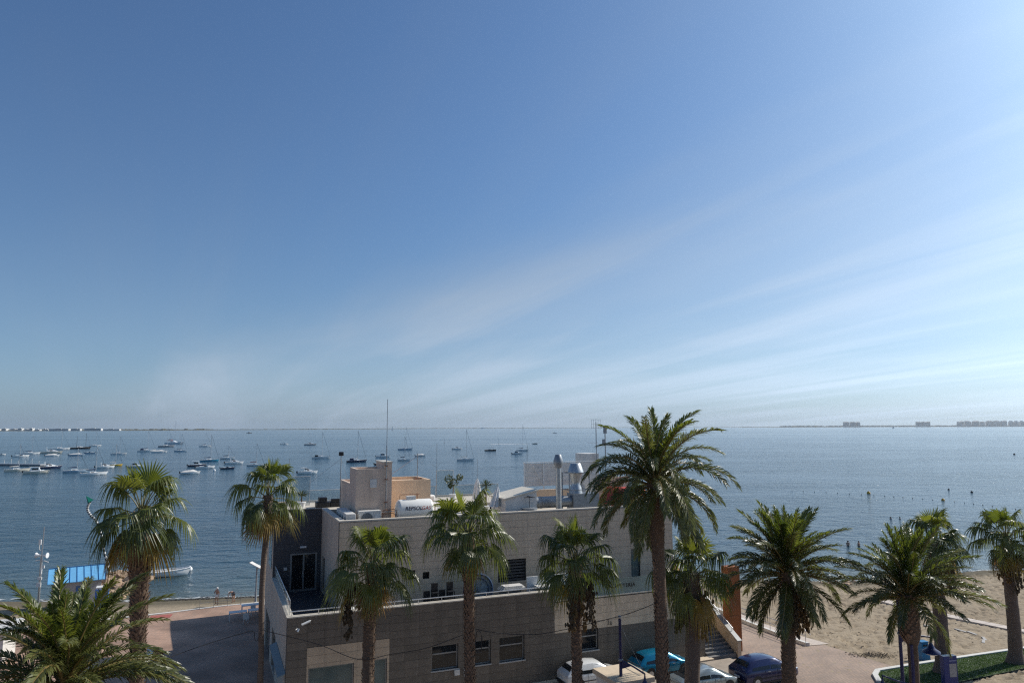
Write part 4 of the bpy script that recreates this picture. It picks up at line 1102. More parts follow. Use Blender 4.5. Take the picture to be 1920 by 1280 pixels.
# white electrical boxes on the front wall
for x, z, l_ in ((9.85, 1.28, 'small white meter box under the first street window'), (10.45, 1.15, 'taller white meter box beside the second street window')):
    t = thing('meter_box', l_, 'box', B(x, -.03, z), TH); o = box('case', (-.16, -.12, 0), (.16, 0, .3 if x < 10 else .48), M_white_old, t); box('hinge', (-.165, -.125, .05), (-.14, -.02, .1), M_galv_d, t)
for s_, z, rz, l_ in ((.55, 4.95, .2, 'white security camera high on the left corner of the building'), (1.25, 5.3, -.3, 'white security camera just under the terrace parapet corner')):
    t = thing('security_camera', l_, 'camera', B(s_, -.06, z), TH)
    mb = MB(); mb.tube([(0, 0, 0), (-.12, -.22, -.03)], .02, 6); mb.build('arm', M_white, t)
    mb = MB(); mb.tube([(-.22 + rz, -.3, -.12), (.0 + rz * .2, -.22, .02)], .06, 10); mb.build('housing', M_white, t)

# ------------------------------------------------------------------ palms
def date_frond(L, e0, droop, rnd, dens=62, leaf=0.50, name='frond', wid=0.019):
    """pinnate leaf growing along local x, bent by its own weight"""
    mb = MB(); n = 18; pts = []; p = Vector((0, 0, 0)); ang = []
    for i in range(n + 1):
        f = i / n; a = e0 - droop * f ** 1.35
        pts.append(p.copy()); ang.append(a)
        p = p + Vector((math.cos(a), 0, math.sin(a))) * (L / n)
    mb.cur = 1
    mb.tube(pts, [0.045 * (1 - i / n) ** 0.8 + 0.006 for i in range(n + 1)], 5)
    mb.cur = 0
    for k in range(dens):
        f = 0.16 + 0.84 * (k + 0.5) / dens
        x = f * n; i = min(int(x), n - 1); u = x - i
        b = pts[i].lerp(pts[i + 1], u); a = ang[i] + (ang[min(i + 1, n)] - ang[i]) * u
        T = Vector((math.cos(a), 0, math.sin(a))); N = Vector((-math.sin(a), 0, math.cos(a)))
        ll = leaf * (0.35 + 0.65 * math.sin(math.pi * min(1, (f - 0.10) / 0.95)) ** 0.6) * rnd.uniform(0.85, 1.1)
        phi = R(58 - 32 * f + rnd.uniform(-5, 5))
        for s in (-1, 1):
            v = R(rnd.uniform(-12, 52))
            d = T * math.cos(phi) + (Vector((0, s, 0)) * math.cos(v) + N * math.sin(v)) * math.sin(phi)
            m_ = b + d * ll * 0.55; tip = b + d * ll + Vector((0, 0, -0.22 * ll * rnd.uniform(.4, 1.5)))
            w = (T.cross(d)).normalized().cross(d).normalized() * (wid + 0.008 * rnd.random())
            mb.face([b - w * .5, b + w * .5, m_ + w, m_ - w]); mb.face([m_ - w, m_ + w, tip])
    return mb
def fan_leaf(pet, blade, e0, droop, rnd, nseg=30, spread=122, limp=0.6):
    """costapalmate fan leaf: bent petiole then pleated segments with hanging tips"""
    mb = MB(); n = 8; pts = []; p = Vector((0, 0, 0)); a = e0
    for i in range(n + 1):
        a = e0 - droop * (i / n) ** 1.5; pts.append(p.copy()); p = p + Vector((math.cos(a), 0, math.sin(a))) * (pet / n)
    mb.cur = 1; mb.tube(pts, [0.035 - 0.015 * i / n for i in range(n + 1)], 5); mb.cur = 0
    h = pts[-1]; T = Vector((math.cos(a), 0, math.sin(a))); N = Vector((-math.sin(a), 0, math.cos(a))); S = Vector((0, 1, 0))
    rows = []
    for k in range(nseg):
        th = R(-spread + 2 * spread * (k + 0.5) / nseg)
        ll = blade * (0.62 + 0.38 * math.cos(th * 0.62)) * rnd.uniform(0.9, 1.06)
        d = (T * math.cos(th) + S * math.sin(th)); up = N * (0.10 * math.cos(th) + 0.16 * abs(math.sin(th)))
        d = (d + up).normalized(); side = (S * math.cos(th) - T * math.sin(th))
        half = R(spread) / nseg; tips = []
        segs = (0.04, 0.22, 0.42, 0.62, 0.82, 1.0); L_ = []; R_ = []; C_ = []
        hang = limp * rnd.uniform(0.6, 1.35)
        for q in segs:
            r = ll * q
            g = max(0, q - 0.38)
            c = h + d * (r * (1 - 0.35 * hang * g)) + Vector((0, 0, -1)) * (hang * ll * (g ** 1.5) * 1.35)
            w = r * math.tan(half) * 1.03 if q <= 0.5 else ll * 0.5 * math.tan(half) * (1 - (q - 0.5) / 0.5) * 1.02
            fold = N * (0.35 * w)
            L_.append(c - side * w - fold); R_.append(c + side * w - fold); C_.append(c + fold)
        for j in range(len(segs) - 1):
            mb.face([L_[j], C_[j], C_[j + 1], L_[j + 1]]); mb.face([C_[j], R_[j], R_[j + 1], C_[j + 1]])
    return mb
RN = random.Random(11)
def boots(mb, r, z0, z1, dz, n, size, out, jitter=0.25):
    z = z0; row = 0
    while z < z1:
        f = (z - z0) / max(1e-3, z1 - z0)
        for k in range(n):
            a = 6.283 * (k + 0.5 * (row % 2)) / n + RN.uniform(-.12, .12); rr = r(z) * 0.97; zz_ = z + RN.uniform(-.03, .03)
            ca, sa = math.cos(a), math.sin(a); w = size * 0.62 * RN.uniform(.8, 1.15); o_ = out * RN.uniform(1 - jitter * 2, 1 + jitter); hgt = size * RN.uniform(.8, 1.25)
            bl_ = Vector((rr * ca + sa * w, rr * sa - ca * w, zz_)); br_ = Vector((rr * ca - sa * w, rr * sa + ca * w, zz_))
            bt = Vector((rr * ca * .98, rr * sa * .98, zz_ - size * .8)); tp = Vector(((rr + o_) * ca, (rr + o_) * sa, zz_ + hgt))
            tl = tp + Vector((sa * w * .45, -ca * w * .45, 0)); tr = tp - Vector((sa * w * .45, -ca * w * .45, 0))
            mb.face([bt, bl_, tl]); mb.face([bt, tl, tr]); mb.face([bt, tr, br_]); mb.face([bl_, br_, tr, tl])
        z += dz; row += 1
def trunk_mesh(H, r, n=14, wob=0.05, seed=0):
    mb = MB(); pts = []; rad = []
    k = int(H / 0.35)
    for i in range(k + 1):
        z = H * i / k; pts.append((wob * math.sin(z * .7 + seed), wob * math.cos(z * .5 + seed * 2) - wob, z)); rad.append(r(z) * (1 + .03 * math.sin(i * 2.1)))
    mb.tube(pts, rad, n); return mb
def palm(name, label, kind, loc, H, group, fronds, trunk_r, boot=None, skirt=None, fruits=0, seed=0, trunkm=None):
    t = thing(name, label, 'palm tree', (loc[0], loc[1], gz(loc[0], loc[1]) + 0.06), 0, group)
    H = H - (gz(loc[0], loc[1]) + 0.06)
    t.rotation_euler = (0.018 * math.sin(seed * 2.7), 0.018 * math.cos(seed * 1.9), 0)
    trunk_mesh(H, trunk_r, seed=seed).build('trunk', trunkm or M_trunk, t, smooth=True, ang=70)
    if boot:
        mb = MB(); boots(mb, trunk_r, *boot(H)); mb.build('leaf_bases', M_boot, t, kind='stuff')
    rn = random.Random(seed + 100)
    for (me, az, sc_, z, tilt) in fronds(rn):
        o = link('frond', me, t, loc=(0, 0, H + z)); o.rotation_euler = (tilt, rn.uniform(-.16, .16), az); o.scale = (sc_, sc_, sc_)
    for k in range(fruits):
        a = rn.uniform(-2.9, -0.2); rr = rn.uniform(.55, 1.0); Ls = rn.uniform(2.3, 3.5); mb = MB()
        top = Vector((0, 0, H - .2)); kn = Vector((math.cos(a) * rr, math.sin(a) * rr, H - .15)); end = Vector((math.cos(a) * rr * 1.15, math.sin(a) * rr * 1.15, H - Ls))
        mb.tube([top, kn, kn.lerp(end, .5), end], [.02, .018, .014, .01], 5)
        for q in range(64):
            p = kn.lerp(end, rn.uniform(.3, 1)) + Vector((rn.gauss(0, .10), rn.gauss(0, .10), rn.gauss(0, .05))); s_ = rn.uniform(.035, .085)
            mb.lathe([(s_ * .3, -s_ * 1.6), (s_, -s_ * .3), (s_ * .8, s_), (s_ * .2, s_ * 1.8)], 5, c=tuple(p))
        mb.build('fruit_stalk', M_fruit if k % 2 else M_fruit_d, t)
    return t
def mk(mb, mats, nm): return mb.mesh(nm, mats, smooth=False)
# shared leaf meshes (several ages of leaf, three builds of each)
DF = {}
def dset(key, L, lst, leaf, dens, mats):
    DF[key] = [[mk(date_frond(L * k, R(e_ + (-5, 0, 6)[j]), R(dr * (1.15, 1.0, .85)[j]), random.Random(97 * i + j), dens, leaf), m_, 'frond') for j in range(3)] for i, (e_, dr, k, m_) in enumerate(lst)]
Y_, G_, X_ = [M_date_young, M_petiole_d], [M_date, M_petiole_d], [M_date_dry, M_petiole_d]
dset('arch', 3.9, [(84, 34, .85, Y_), (77, 64, 1.0, Y_), (67, 88, 1.08, G_), (54, 104, 1.02, G_), (40, 108, 1.0, G_), (22, 100, 1.0, G_), (2, 78, .95, G_), (-22, 52, .9, G_), (-48, 30, .8, G_)], .56, 84, None)
dset('full', 3.6, [(86, 20, .88, Y_), (79, 32, 1.02, Y_), (68, 46, 1.05, Y_), (52, 56, 1.02, G_), (38, 58, 1.0, G_), (22, 58, 1.0, G_), (4, 60, .95, G_), (-18, 56, .9, G_), (-45, 36, .8, G_)], .58, 80, None)
dset('near', 3.9, [(86, 24, .70, Y_), (76, 42, .95, Y_), (62, 58, 1.0, G_), (48, 68, 1.02, G_), (32, 70, 1.0, G_), (14, 66, 1.0, G_), (-6, 60, .95, G_), (-28, 46, .9, X_), (-45, 30, .8, X_)], .56, 96, None)
def date_crown(key, plan, k_=1.0):
    """plan: leaves for each age class"""
    def f(rn):
        out = []; az = rn.uniform(0, 6.28)
        for cls, n in enumerate(plan):
            for k in range(n):
                az += 2.399963 + rn.uniform(-.2, .2)
                out.append((rn.choice(DF[key][cls]), az, k_ * rn.uniform(.78, 1.13), -.04 * cls + rn.uniform(-.04, .04), rn.uniform(-.22, .22)))
        return out
    return f
FF = []
FB = [M_fan_bright, M_petiole]; FG = [M_fan, M_petiole]; FY = [M_fan_yel, M_petiole]; FD = [M_fan_dry, M_petiole]
for i, (pet, bl_, e_, dr, lim, m_) in enumerate([(1.25, 1.5, 84, 10, .22, FB), (1.55, 1.6, 74, 22, .75, FB), (1.6, 1.6, 60, 36, 1.2, FG), (1.5, 1.5, 38, 44, 1.4, FG), (1.5, 1.45, 18, 46, 1.45, FG), (1.4, 1.4, -4, 44, 1.35, FG), (1.25, 1.35, -28, 36, 1.1, FY), (1.1, 1.3, -54, 22, .6, FD), (.9, 1.2, -74, 10, .35, FD)]):
    FF.append([mk(fan_leaf(pet, bl_, R(e_), R(dr), random.Random(31 * i + j), limp=lim * (.75, 1.0, 1.2, .9)[j], nseg=(30, 26, 32, 24)[j], spread=(122, 112, 126, 98)[j]), m_, 'frond') for j in range(4)])
def fan_crown(plan, sc_=1.0):
    def f(rn):
        out = []; az = rn.uniform(0, 6.28)
        for cls, n in enumerate(plan):
            for k in range(n):
                az += 2.399963 + rn.uniform(-.25, .25)
                out.append((rn.choice(FF[cls]), az, sc_ * rn.uniform(.82, 1.12), -.07 * cls + rn.uniform(-.08, .05), rn.uniform(-.3, .3)))
        return out
    return f
DG, WG = 'date palms along the seafront street', 'fan palms along the seafront street'
def wboot(zfrac, size=.13, out=.10, n=9, dz=.13, lo=0.0):
    return lambda H: (H * lo, H - .05, dz, n, size, out)
# near date palm at lower left, seen from above
palm('date_palm', 'broad date palm with pale dry lower fronds filling the lower left corner', 'd', (-14.4, 24.0), 7.8, DG, date_crown('near', [8, 12, 13, 14, 13, 12, 10, 8, 6], .95), lambda z: .34, lambda H: (H - 3, H - .05, .16, 10, .17, .12), fruits=0, seed=1)
# tall arching date palm in the middle
palm('date_palm', 'tallest date palm with long drooping fronds in front of the right end of the roof', 'd', (7.43, 36.5), 13.15, DG, date_crown('arch', [4, 7, 8, 9, 10, 11, 10, 7, 5], 1.1), lambda z: .30 + .10 * smooth((z - 9.3) / 2) - .03 * smooth((z - 4) / 5), lambda H: (.3, H - .05, .155, 11, .14, .07), seed=2)
palm('date_palm', 'dense dark date palm before the rust-brown steel pylon', 'd', (14.4, 39.0), 8.35, DG, date_crown('full', [7, 11, 13, 14, 13, 12, 11, 8, 5]), lambda z: .33 + .05 * smooth((z - 5) / 2), lambda H: (.3, H - .05, .16, 11, .15, .08), fruits=5, seed=3)
palm('date_palm', 'wide date palm behind the tall blue lamp post by the lawn', 'd', (20.0, 37.2), 7.5, DG, date_crown('full', [5, 9, 11, 12, 13, 11, 8, 2, 1]), lambda z: .24 + .20 * smooth((z - 4.9) / 0.7) - .05 * smooth((z - 6.3) / .6), lambda H: (H - 2.2, H - .05, .15, 11, .15, .10), seed=4)
# fan palms
def wr(a, b, H): return lambda z: a + (b - a) * (z / H) + .20 * max(0, 1 - z / .9) ** 2
palm('fan_palm', 'fan palm with a thick shaggy trunk beside the moored rowing boat', 'w', (-17.6, 35.0), 11.95, WG, fan_crown([2, 3, 4, 5, 5, 5, 4, 4, 3], .97), lambda z: .30 + .04 * math.sin(z) + .13 * smooth((z - 8.6) / .6) - .10 * smooth((z - 10.3) / .8), lambda H: (.4, H - .05, .15, 12, .17, .14), seed=5)
palm('fan_palm', 'slender fan palm with brown hanging leaves at the left corner of the building', 'w', (-14.0, 41.0), 12.2, WG, fan_crown([2, 3, 3, 4, 4, 4, 4, 4, 3], .9), lambda z: .155 + .07 * max(0, 1 - z / 3) + .07 * smooth((z - 9.8) / .7), lambda H: (H - 1.6, H - .05, .12, 8, .12, .08), seed=6, trunkm=M_trunk_g)
palm('fan_palm', 'fan palm with trailing fruit stalks before the terrace corner of the building', 'w', (-7.26, 37.0), 9.05, WG, fan_crown([2, 4, 5, 5, 5, 4, 3, 1, 3], .98), wr(.27, .23, 8.4), lambda H: (.3, H - .05, .14, 10, .15, .10), fruits=3, seed=7)
palm('fan_palm', 'fan palm with a looped black cable on its trunk, centre of the street row', 'w', (-2.12, 37.5), 10.55, WG, fan_crown([2, 4, 5, 6, 5, 4, 2, 0, 0], 1.0), lambda z: .225 + .06 * max(0, 1 - z / 2) + .09 * smooth((z - 8.1) / .25) - .04 * smooth((z - 9.6) / .5), lambda H: (.3, H - .05, .14, 10, .15, .10), seed=8)
palm('fan_palm', 'fan palm with heavy brown fruit strands in front of the white car', 'w', (3.28, 38.0), 9.0, WG, fan_crown([2, 4, 5, 5, 5, 4, 1, 0, 0], .98), lambda z: .225 + .06 * max(0, 1 - z / 2) + .09 * smooth((z - 6.2) / .25) - .04 * smooth((z - 7.8) / .5), lambda H: (.3, H - .05, .14, 10, .15, .10), fruits=5, seed=9)
palm('fan_palm', 'fan palm with smooth dark trunk close behind the tallest date palm', 'w', (9.45, 39.5), 8.2, WG, fan_crown([2, 4, 5, 5, 5, 4, 1, 0, 0], .98), lambda z: .40 + .10 * smooth((z - 5.4) / .4) - .10 * smooth((z - 7.0) / .6), lambda H: (H - 2.4, H - .05, .14, 11, .13, .08), fruits=5, seed=10, trunkm=M_trunk_g)
palm('fan_palm', 'fan palm rising from the lawn behind the blue information totem', 'w', (28.06, 48.5), 8.4, WG, fan_crown([2, 4, 5, 6, 5, 4, 3, 1, 0], .95), wr(.46, .36, 8.3), lambda H: (H - 1.6, H - .05, .14, 10, .13, .08), fruits=4, seed=12, trunkm=M_trunk_g)
palm('fan_palm', 'fan palm on the lawn at the right edge of the picture', 'w', (34.15, 50.5), 8.2, WG, fan_crown([2, 4, 5, 6, 5, 4, 3, 1, 0], 1.0), wr(.44, .33, 7.5), lambda H: (H - 1.8, H - .05, .14, 10, .14, .09), fruits=5, seed=13, trunkm=M_trunk_g)

# ------------------------------------------------------------------ overhead cables
def cable(label, pts, r=.018):
    mb = MB(); q = []
    P = [Vector(p) for p in pts]
    for i in range(len(P) - 1):     # Catmull-Rom
        a, b, c, d = P[max(i - 1, 0)], P[i], P[i + 1], P[min(i + 2, len(P) - 1)]
        for k in range(5):
            u = k / 5; q.append(0.5 * ((2 * b) + (c - a) * u + (2 * a - 5 * b + 4 * c - d) * u * u + (3 * b - a - 3 * c + d) * u ** 3))
    q.append(P[-1]); mb.tube(q, r, 6); mb.build('overhead_cable', M_cable, None, smooth=True, label=label, cat='cable', group='cables strung between the palms')
cable('black cable rising from lower left to the slender corner palm', [(-20.5, 33.0, 5.2), (-18.65, 36.0, 4.39), (-18.08, 38.0, 4.21), (-16.48, 40.0, 4.44), (-15.03, 40.7, 4.74), (-14.41, 40.95, 4.82), (-14.25, 40.8, 4.45), (-14.1, 40.75, 4.37), (-13.9, 40.78, 4.8)])
cable('black cable sagging from the corner palm to the cable-looped palm', [(-13.78, 40.8, 4.9), (-12.46, 40.0, 4.87), (-10.17, 39.0, 4.65), (-7.6, 36.6, 4.65), (-6.12, 37.0, 4.77), (-4.34, 37.0, 5.06), (-2.5, 37.1, 5.67)])
cable('black cable from the cable-looped palm to the tallest date palm', [(-1.85, 37.1, 5.93), (-1.12, 37.0, 5.82), (-0.05, 37.2, 5.66), (1.3, 37.4, 5.6), (2.67, 37.5, 5.8), (3.21, 37.6, 5.9), (5.31, 37.0, 6.55), (6.35, 36.8, 6.93), (7.15, 36.2, 7.43)])
mb = MB()
mb.tube([(-1.72 + .17 * math.cos(a * .35) + .02 * math.sin(a), 37.05 + .02 * math.cos(a * 1.7), 5.35 + .52 * math.sin(a * .35)) for a in range(38)], .014, 5)
mb.build('cable_coil', M_cable, None, label='coil of spare black cable hanging on the centre palm trunk', cat='cable')

# ------------------------------------------------------------------ lamp posts
def bell(t, at, s=1.0, top=.55):
    mb = MB(); mb.lathe([(.05 * s, top * s), (.07 * s, .42 * s), (.13 * s, .30 * s), (.20 * s, .16 * s), (.42 * s, .02 * s), (.44 * s, -.06 * s), (.40 * s, -.07 * s), (.2 * s, .02 * s)], 28, c=at); mb.build('lamp_shade', M_bluepost, t, smooth=True, ang=50)
    mb = MB(); mb.lathe([(.30 * s, -.06 * s), (.27 * s, -.14 * s), (.10 * s, -.18 * s)], 20, c=at); mb.build('lamp_glass', M_white, t, smooth=True, ang=50)
def lamp_post(label, loc, h, az, arm_z, reach, finial=True, drop=.75, rope=None):
    g = gz(loc[0], loc[1]) + .06
    t = thing('lamp_post', label, 'lamp post', (loc[0], loc[1], g), az, 'blue lamp posts on the seafront street'); h -= g; arm_z -= g
    mb = MB(); mb.lathe([(.20, 0), (.20, .12), (.14, .2), (.12, .9), (.095, 1.0), (.075, h - .15), (.085, h - .13), (.085, h - .05)], 14); mb.build('post', M_bluepost, t, smooth=True, ang=40)
    if finial: mb = MB(); mb.lathe([(.03, h - .05), (.08, h), (.095, h + .06), (.07, h + .12), (.01, h + .15)], 12); mb.build('finial', M_galv, t, smooth=True)
    mb = MB(); mb.tube([(0, 0, arm_z), (reach * .55, 0, arm_z - .25 * drop), (reach, 0, arm_z - .52 * drop), (reach, 0, arm_z - .52 * drop - .2)], .045, 8)
    mb.loft([[(0.05, -.02, arm_z), (0.05, .02, arm_z), (0.05, .02, arm_z - .45), (.05, -.02, arm_z - .45)], [(reach * .45, -.02, arm_z - .2 * drop), (reach * .45, .02, arm_z - .2 * drop), (reach * .45, .02, arm_z - .24 * drop), (reach * .45, -.02, arm_z - .24 * drop)]], close=True)
    mb.build('arm', M_bluepost, t, smooth=True, ang=40)
    mb = MB(); mb.lathe([(.11, arm_z - .05), (.13, arm_z), (.11, arm_z + .06)], 14); mb.build('collar', M_galv_d, t)
    if rope: mb = MB(); mb.tube([(0.03, 0, h - .35), (reach - .03, 0, arm_z - .5 * drop)], .009, 4); mb.build('stay_wire', M_wire, t)
    bell(t, (reach, 0, arm_z - .52 * drop - .72)); return t
lamp_post('blue lamp post with a stay wire and lowered arm between the white and turquoise cars', (5.65, 39.0), 5.95, R(-42), 3.85, 1.45, rope=True)
lamp_post('tall blue lamp post with bell lamp reaching right towards the lawn', (20.35, 38.9), 7.2, R(0), 5.15, 1.6, drop=.35)
lamp_post('blue bell lamp on a curved arm at the bottom edge near the plaza', (19.9, 37.0), 5.2, R(180), 3.2, 1.55, finial=False, drop=-.95)

# information totem, bin, shelter roof
t = thing('information_totem', 'blue information totem with a pale poster panel on the lawn edge', 'totem', (26.5, 45.2, gz(26.5, 45.2) + .05), R(10))
o = box('body', (-.46, -.16, 0), (.46, .16, 2.05), M_bluetotem, t); bevel(o, .02)
box('cap', (-.44, -.14, 2.052), (.44, .14, 2.075), M_white_old, t)
box('poster', (-.10, -.168, .85), (.38, -.161, 1.62), mat('poster', (.34, .32, .30), .5, var=.5, nscale=6), t)
box('title_strip', (-.10, -.167, 1.76), (.36, -.161, 1.82), mat('title_pale', (.25, .26, .40), .5), t)
mb = MB(); mb.lathe([(.13, 0), (.13, .006)], 20); o = mb.build('badge', mat('badge_green', (.02, .25, .22), .5), t); o.location = (.1, -.162, .32); o.rotation_euler = (R(90), 0, 0)
t = thing('litter_bin', 'blue tapered litter bin on the sand behind the lawn kerb', 'bin', (28.62, 51.75, gz(28.6, 51.7) + .02), R(12))
mb = MB(); mb.loft([[(-.34, -.28, 0), (.34, -.28, 0), (.34, .28, 0), (-.34, .28, 0)], [(-.26, -.22, 1.15), (.26, -.22, 1.15), (.26, .22, 1.15), (-.26, .22, 1.15)]], close=True); mb.build('body', M_bin, t)
box('lid', (-.29, -.25, 1.153), (.29, .25, 1.22), M_bin, t); box('slot', (-.16, -.262, .92), (.16, -.232, 1.02), M_dark, t)
t = thing('shelter', 'small kiosk with a flat sunlit beige roof beside the blue lamp post', 'kiosk', (5.85, 39.55, .06), R(24))
o = box('roof', (-1.15, -1.25, 2.72), (1.15, 1.25, 2.98), M_beige_slab, t); bevel(o, .02)
box('wall', (-1.0, -1.1, 0), (1.0, 1.1, 2.717), M_white_old, t); box('dark_hatch', (-.7, -1.11, 1.0), (.7, -1.095, 2.2), M_dark, t)  # dark sheet on the solid wall stands in for a shaded hatch
mb = MB()
for y in (-.6, .9): mb.tube([(.85, y, 2.98), (.85, y, 3.25)], .02, 6)
mb.tube([(.85, -.8, 3.25), (.85, 1.0, 3.25)], .02, 6); mb.build('roof_rail', M_cable, t)

# ------------------------------------------------------------------ cars
def wheel(t, x, y, r=.31, w=.20, spokes=5):
    s = 1 if y > 0 else -1
    wh = link('wheel', None, t, loc=(x, y, r))
    mb = MB(); mb.lathe([(r * .62, -w / 2), (r * .93, -w / 2), (r, -w * .35), (r, w * .35), (r * .93, w / 2), (r * .62, w / 2)], 26); o = mb.build('tyre', M_rubber, wh, smooth=True, ang=35); o.rotation_euler = (R(90), 0, 0)
    mb = MB(); mb.lathe([(r * .60, -.02), (r * .63, .0), (r * .60, .02)], 26)
    for k in range(spokes):
        a = 6.283 * k / spokes; mb.cbox((math.cos(a) * r * .32, math.sin(a) * r * .32, 0), (r * .6, .055, .03), Matrix.Rotation(a, 3, 'Z'))
    mb.lathe([(.05, -.02), (.05, .025)], 10); o = mb.build('rim', M_alu, wh); o.rotation_euler = (R(90), 0, 0); o.location = (0, s * w * .42, 0)
def car(name, label, loc, rotz, paint, L=4.0, W=1.68, Hh=1.45, kind='hatch'):
    t = thing(name, label, 'car', loc, rotz, 'cars parked in front of the restaurant')
    # stations from rear to front: x, bottom z, belt z, roof z, half width, half roof width
    k = L / 4.0
    if kind == 'hatch':
        stn = [(-2.0, .38, .80, .80, .70, .62), (-1.96, .26, .88, .90, .80, .70), (-1.82, .22, .92, 1.02, .83, .66), (-1.62, .20, .93, 1.22, .84, .58), (-1.40, .20, .93, 1.38, .84, .55), (-.9, .20, .92, 1.45, .84, .56), (-.2, .20, .91, 1.47, .84, .57), (.35, .20, .90, 1.40, .84, .56), (.75, .20, .89, 1.20, .84, .58), (1.08, .20, .88, .98, .83, .64), (1.22, .20, .87, .90, .82, .68), (1.6, .22, .78, .82, .80, .62), (1.88, .26, .62, .70, .74, .55), (2.0, .36, .50, .56, .62, .45)]
    else:
        stn = [(-2.0, .38, .78, .78, .70, .62), (-1.96, .28, .88, .90, .80, .70), (-1.75, .24, .94, .99, .83, .68), (-1.35, .22, .95, 1.08, .84, .62), (-.95, .20, .94, 1.34, .84, .56), (-.5, .20, .92, 1.45, .84, .56), (.0, .20, .91, 1.47, .84, .57), (.45, .20, .90, 1.38, .84, .56), (.8, .20, .89, 1.20, .84, .58), (1.12, .20, .88, .98, .83, .64), (1.28, .20, .87, .90, .82, .68), (1.62, .22, .78, .82, .80, .62), (1.88, .26, .62, .70, .74, .55), (2.0, .36, .50, .56, .62, .45)]
    kz = Hh / 1.47; kw = W / 1.68
    stn = [(x * k, zb, zbe * kz, zr * kz, hw * kw, hr * kw) for x, zb, zbe, zr, hw, hr in stn]
    def ring(s, off=0.0):
        x, zb, zbe, zr, hw, hr = s
        half = [(hw * .86, zb), (hw * .97, zb + .10), (hw, zb + (zbe - zb) * .55), (hw * .985, zbe - .05), (hw * .955, zbe)]
        gl = [(hw * .955 + (hr - hw * .955) * .5, zbe + (zr - zbe) * .55), (hr, zr - .03 if zr - zbe > .1 else zr), (hr * .8, zr + .012), (0, zr + .03)]
        h_ = half + gl
        return [(x, -y, z) for y, z in h_] + [(x, y, z) for y, z in reversed(h_[:-1])]
    mb = MB(); mb.loft([ring(s) for s in stn]); mb.v = mb.v
    body = mb.build('body', paint, t, smooth=True, ang=35)
    # glass panels lie just proud of the body
    def gp(s, u, side, out=.012):
        x, zb, zbe, zr, hw, hr = s; y0, y1 = hw * .955, hr; z0, z1 = zbe + .02, zr - .05
        return (x, side * (y0 + (y1 - y0) * u + out), z0 + (z1 - z0) * u)
    def lerp(s, r_, f): return tuple(a + (b - a) * f for a, b in zip(s, r_))
    i0, im, i1 = (3, 6, 9) if kind == 'hatch' else (3, 6, 9)
    for side in (-1, 1):
        for a, b in ((i0, im), (im, i1)):
            mbg = MB()
            ss = [lerp(stn[a], stn[a + 1], .45 if a == i0 else .06)] + [stn[q] for q in range(a + 1, b)] + [lerp(stn[b - 1], stn[b], .45 if b == i1 else .94)]
            for p, q in zip(ss, ss[1:]):
                for u0, u1 in ((.0, .5), (.5, .92)):
                    f_ = [gp(p, u0, side), gp(q, u0, side), gp(q, u1, side), gp(p, u1, side)]
                    mbg.face(f_ if side < 0 else f_[::-1])
            mbg.build('side_window', M_glass_dark, t, smooth=True, ang=60)
    def top(s, y, lift): x, zb, zbe, zr, hw, hr = s; return (x, y * hr, zr + .02 * (1 - y * y) + lift)
    for nm, a, b in (('windscreen', 7, 10), ('rear_window', 2, 4 if kind == 'hatch' else 5)):
        mbg = MB(); s0 = lerp(stn[a], stn[a + 1], .35); s1 = lerp(stn[b - 1], stn[b], .55)
        ss = [s0] + [stn[q] for q in range(a + 1, b)] + [s1]
        for p, q in zip(ss, ss[1:]):
            for y0, y1 in ((-.9, -.45), (-.45, 0), (0, .45), (.45, .9)):
                mbg.face([top(p, y0, .02), top(q, y0, .02), top(q, y1, .02), top(p, y1, .02)])
        mbg.build(nm, M_glass_dark, t, smooth=True, ang=60)
    for x in (-1.22 * k, 1.25 * k):
        for s in (-1, 1):
            wheel(t, x, s * (W / 2 - .10))
            mb = MB(); mb.lathe([(.37, -.01), (.37, .01)], 24); o = mb.build('wheel_arch', M_dark, t); o.rotation_euler = (R(90), 0, 0); o.location = (x, s * (W / 2 - .008), .33)
    for s in (-1, 1):
        mb = MB(); mb.cbox((-1.93 * k, s * .60 * kw, .78 * kz), (.10, .22, .22)); o = mb.build('tail_light', mat('tail_red', (.35, .01, .01), .25), t); bevel(o, .03)
        mb = MB(); mb.cbox((1.80 * k, s * .60 * kw, .66 * kz), (.22, .24, .12)); o = mb.build('headlight', M_alu, t); bevel(o, .03)
        mb = MB(); mb.cbox((.78 * k, s * (W / 2 + .07), .95 * kz), (.14, .2, .13)); o = mb.build('mirror', paint, t); bevel(o, .04)
        for x in (-.35, .5): mb = MB(); mb.cbox((x * k, s * (W / 2 + .006), .80 * kz), (.17, .02, .035)); mb.build('door_handle', M_alu if paint.name != 'paint_white' else paint, t)
    for s in (-1, 1):
        y_ = s * (W / 2 + .004)
        for x in (-.62, .26, 1.0): mb = MB(); mb.cbox((x * k, s * (W / 2 - .004), .62 * kz), (.012, .012, .56)); mb.build('door_seam', M_dark, t)
        mb = MB(); mb.cbox((.02 * k, s * (W / 2 - .03), .25), (1.75 * k, .06, .10)); mb.build('sill', M_dark, t)
        mb = MB(); mb.cbox((.0 * k, y_, .50), (1.9 * k, .016, .05)); mb.build('side_trim', M_dark if paint.name != 'paint_turquoise' else paint, t)
    mb = MB(); mb.tube([(-.9 * k, 0, 1.46 * kz), (-1.15 * k, 0, 1.72 * kz)], .008, 4); mb.build('aerial', M_dark, t)
    box('rear_bumper', (-2.06 * k, -.66 * kw, .28), (-1.93 * k, .66 * kw, .46), M_dark, t); box('number_plate', (-2.03 * k, -.26, .52), (-1.985 * k, .26, .63), M_white, t)
    return t
def paint(name, c, metal=.2):
    m = mat(name, c, .28, metal, .04, 2); b = m.node_tree.nodes['Principled BSDF']; b.inputs['Coat Weight'].default_value = .7; b.inputs['Coat Roughness'].default_value = .05; return m
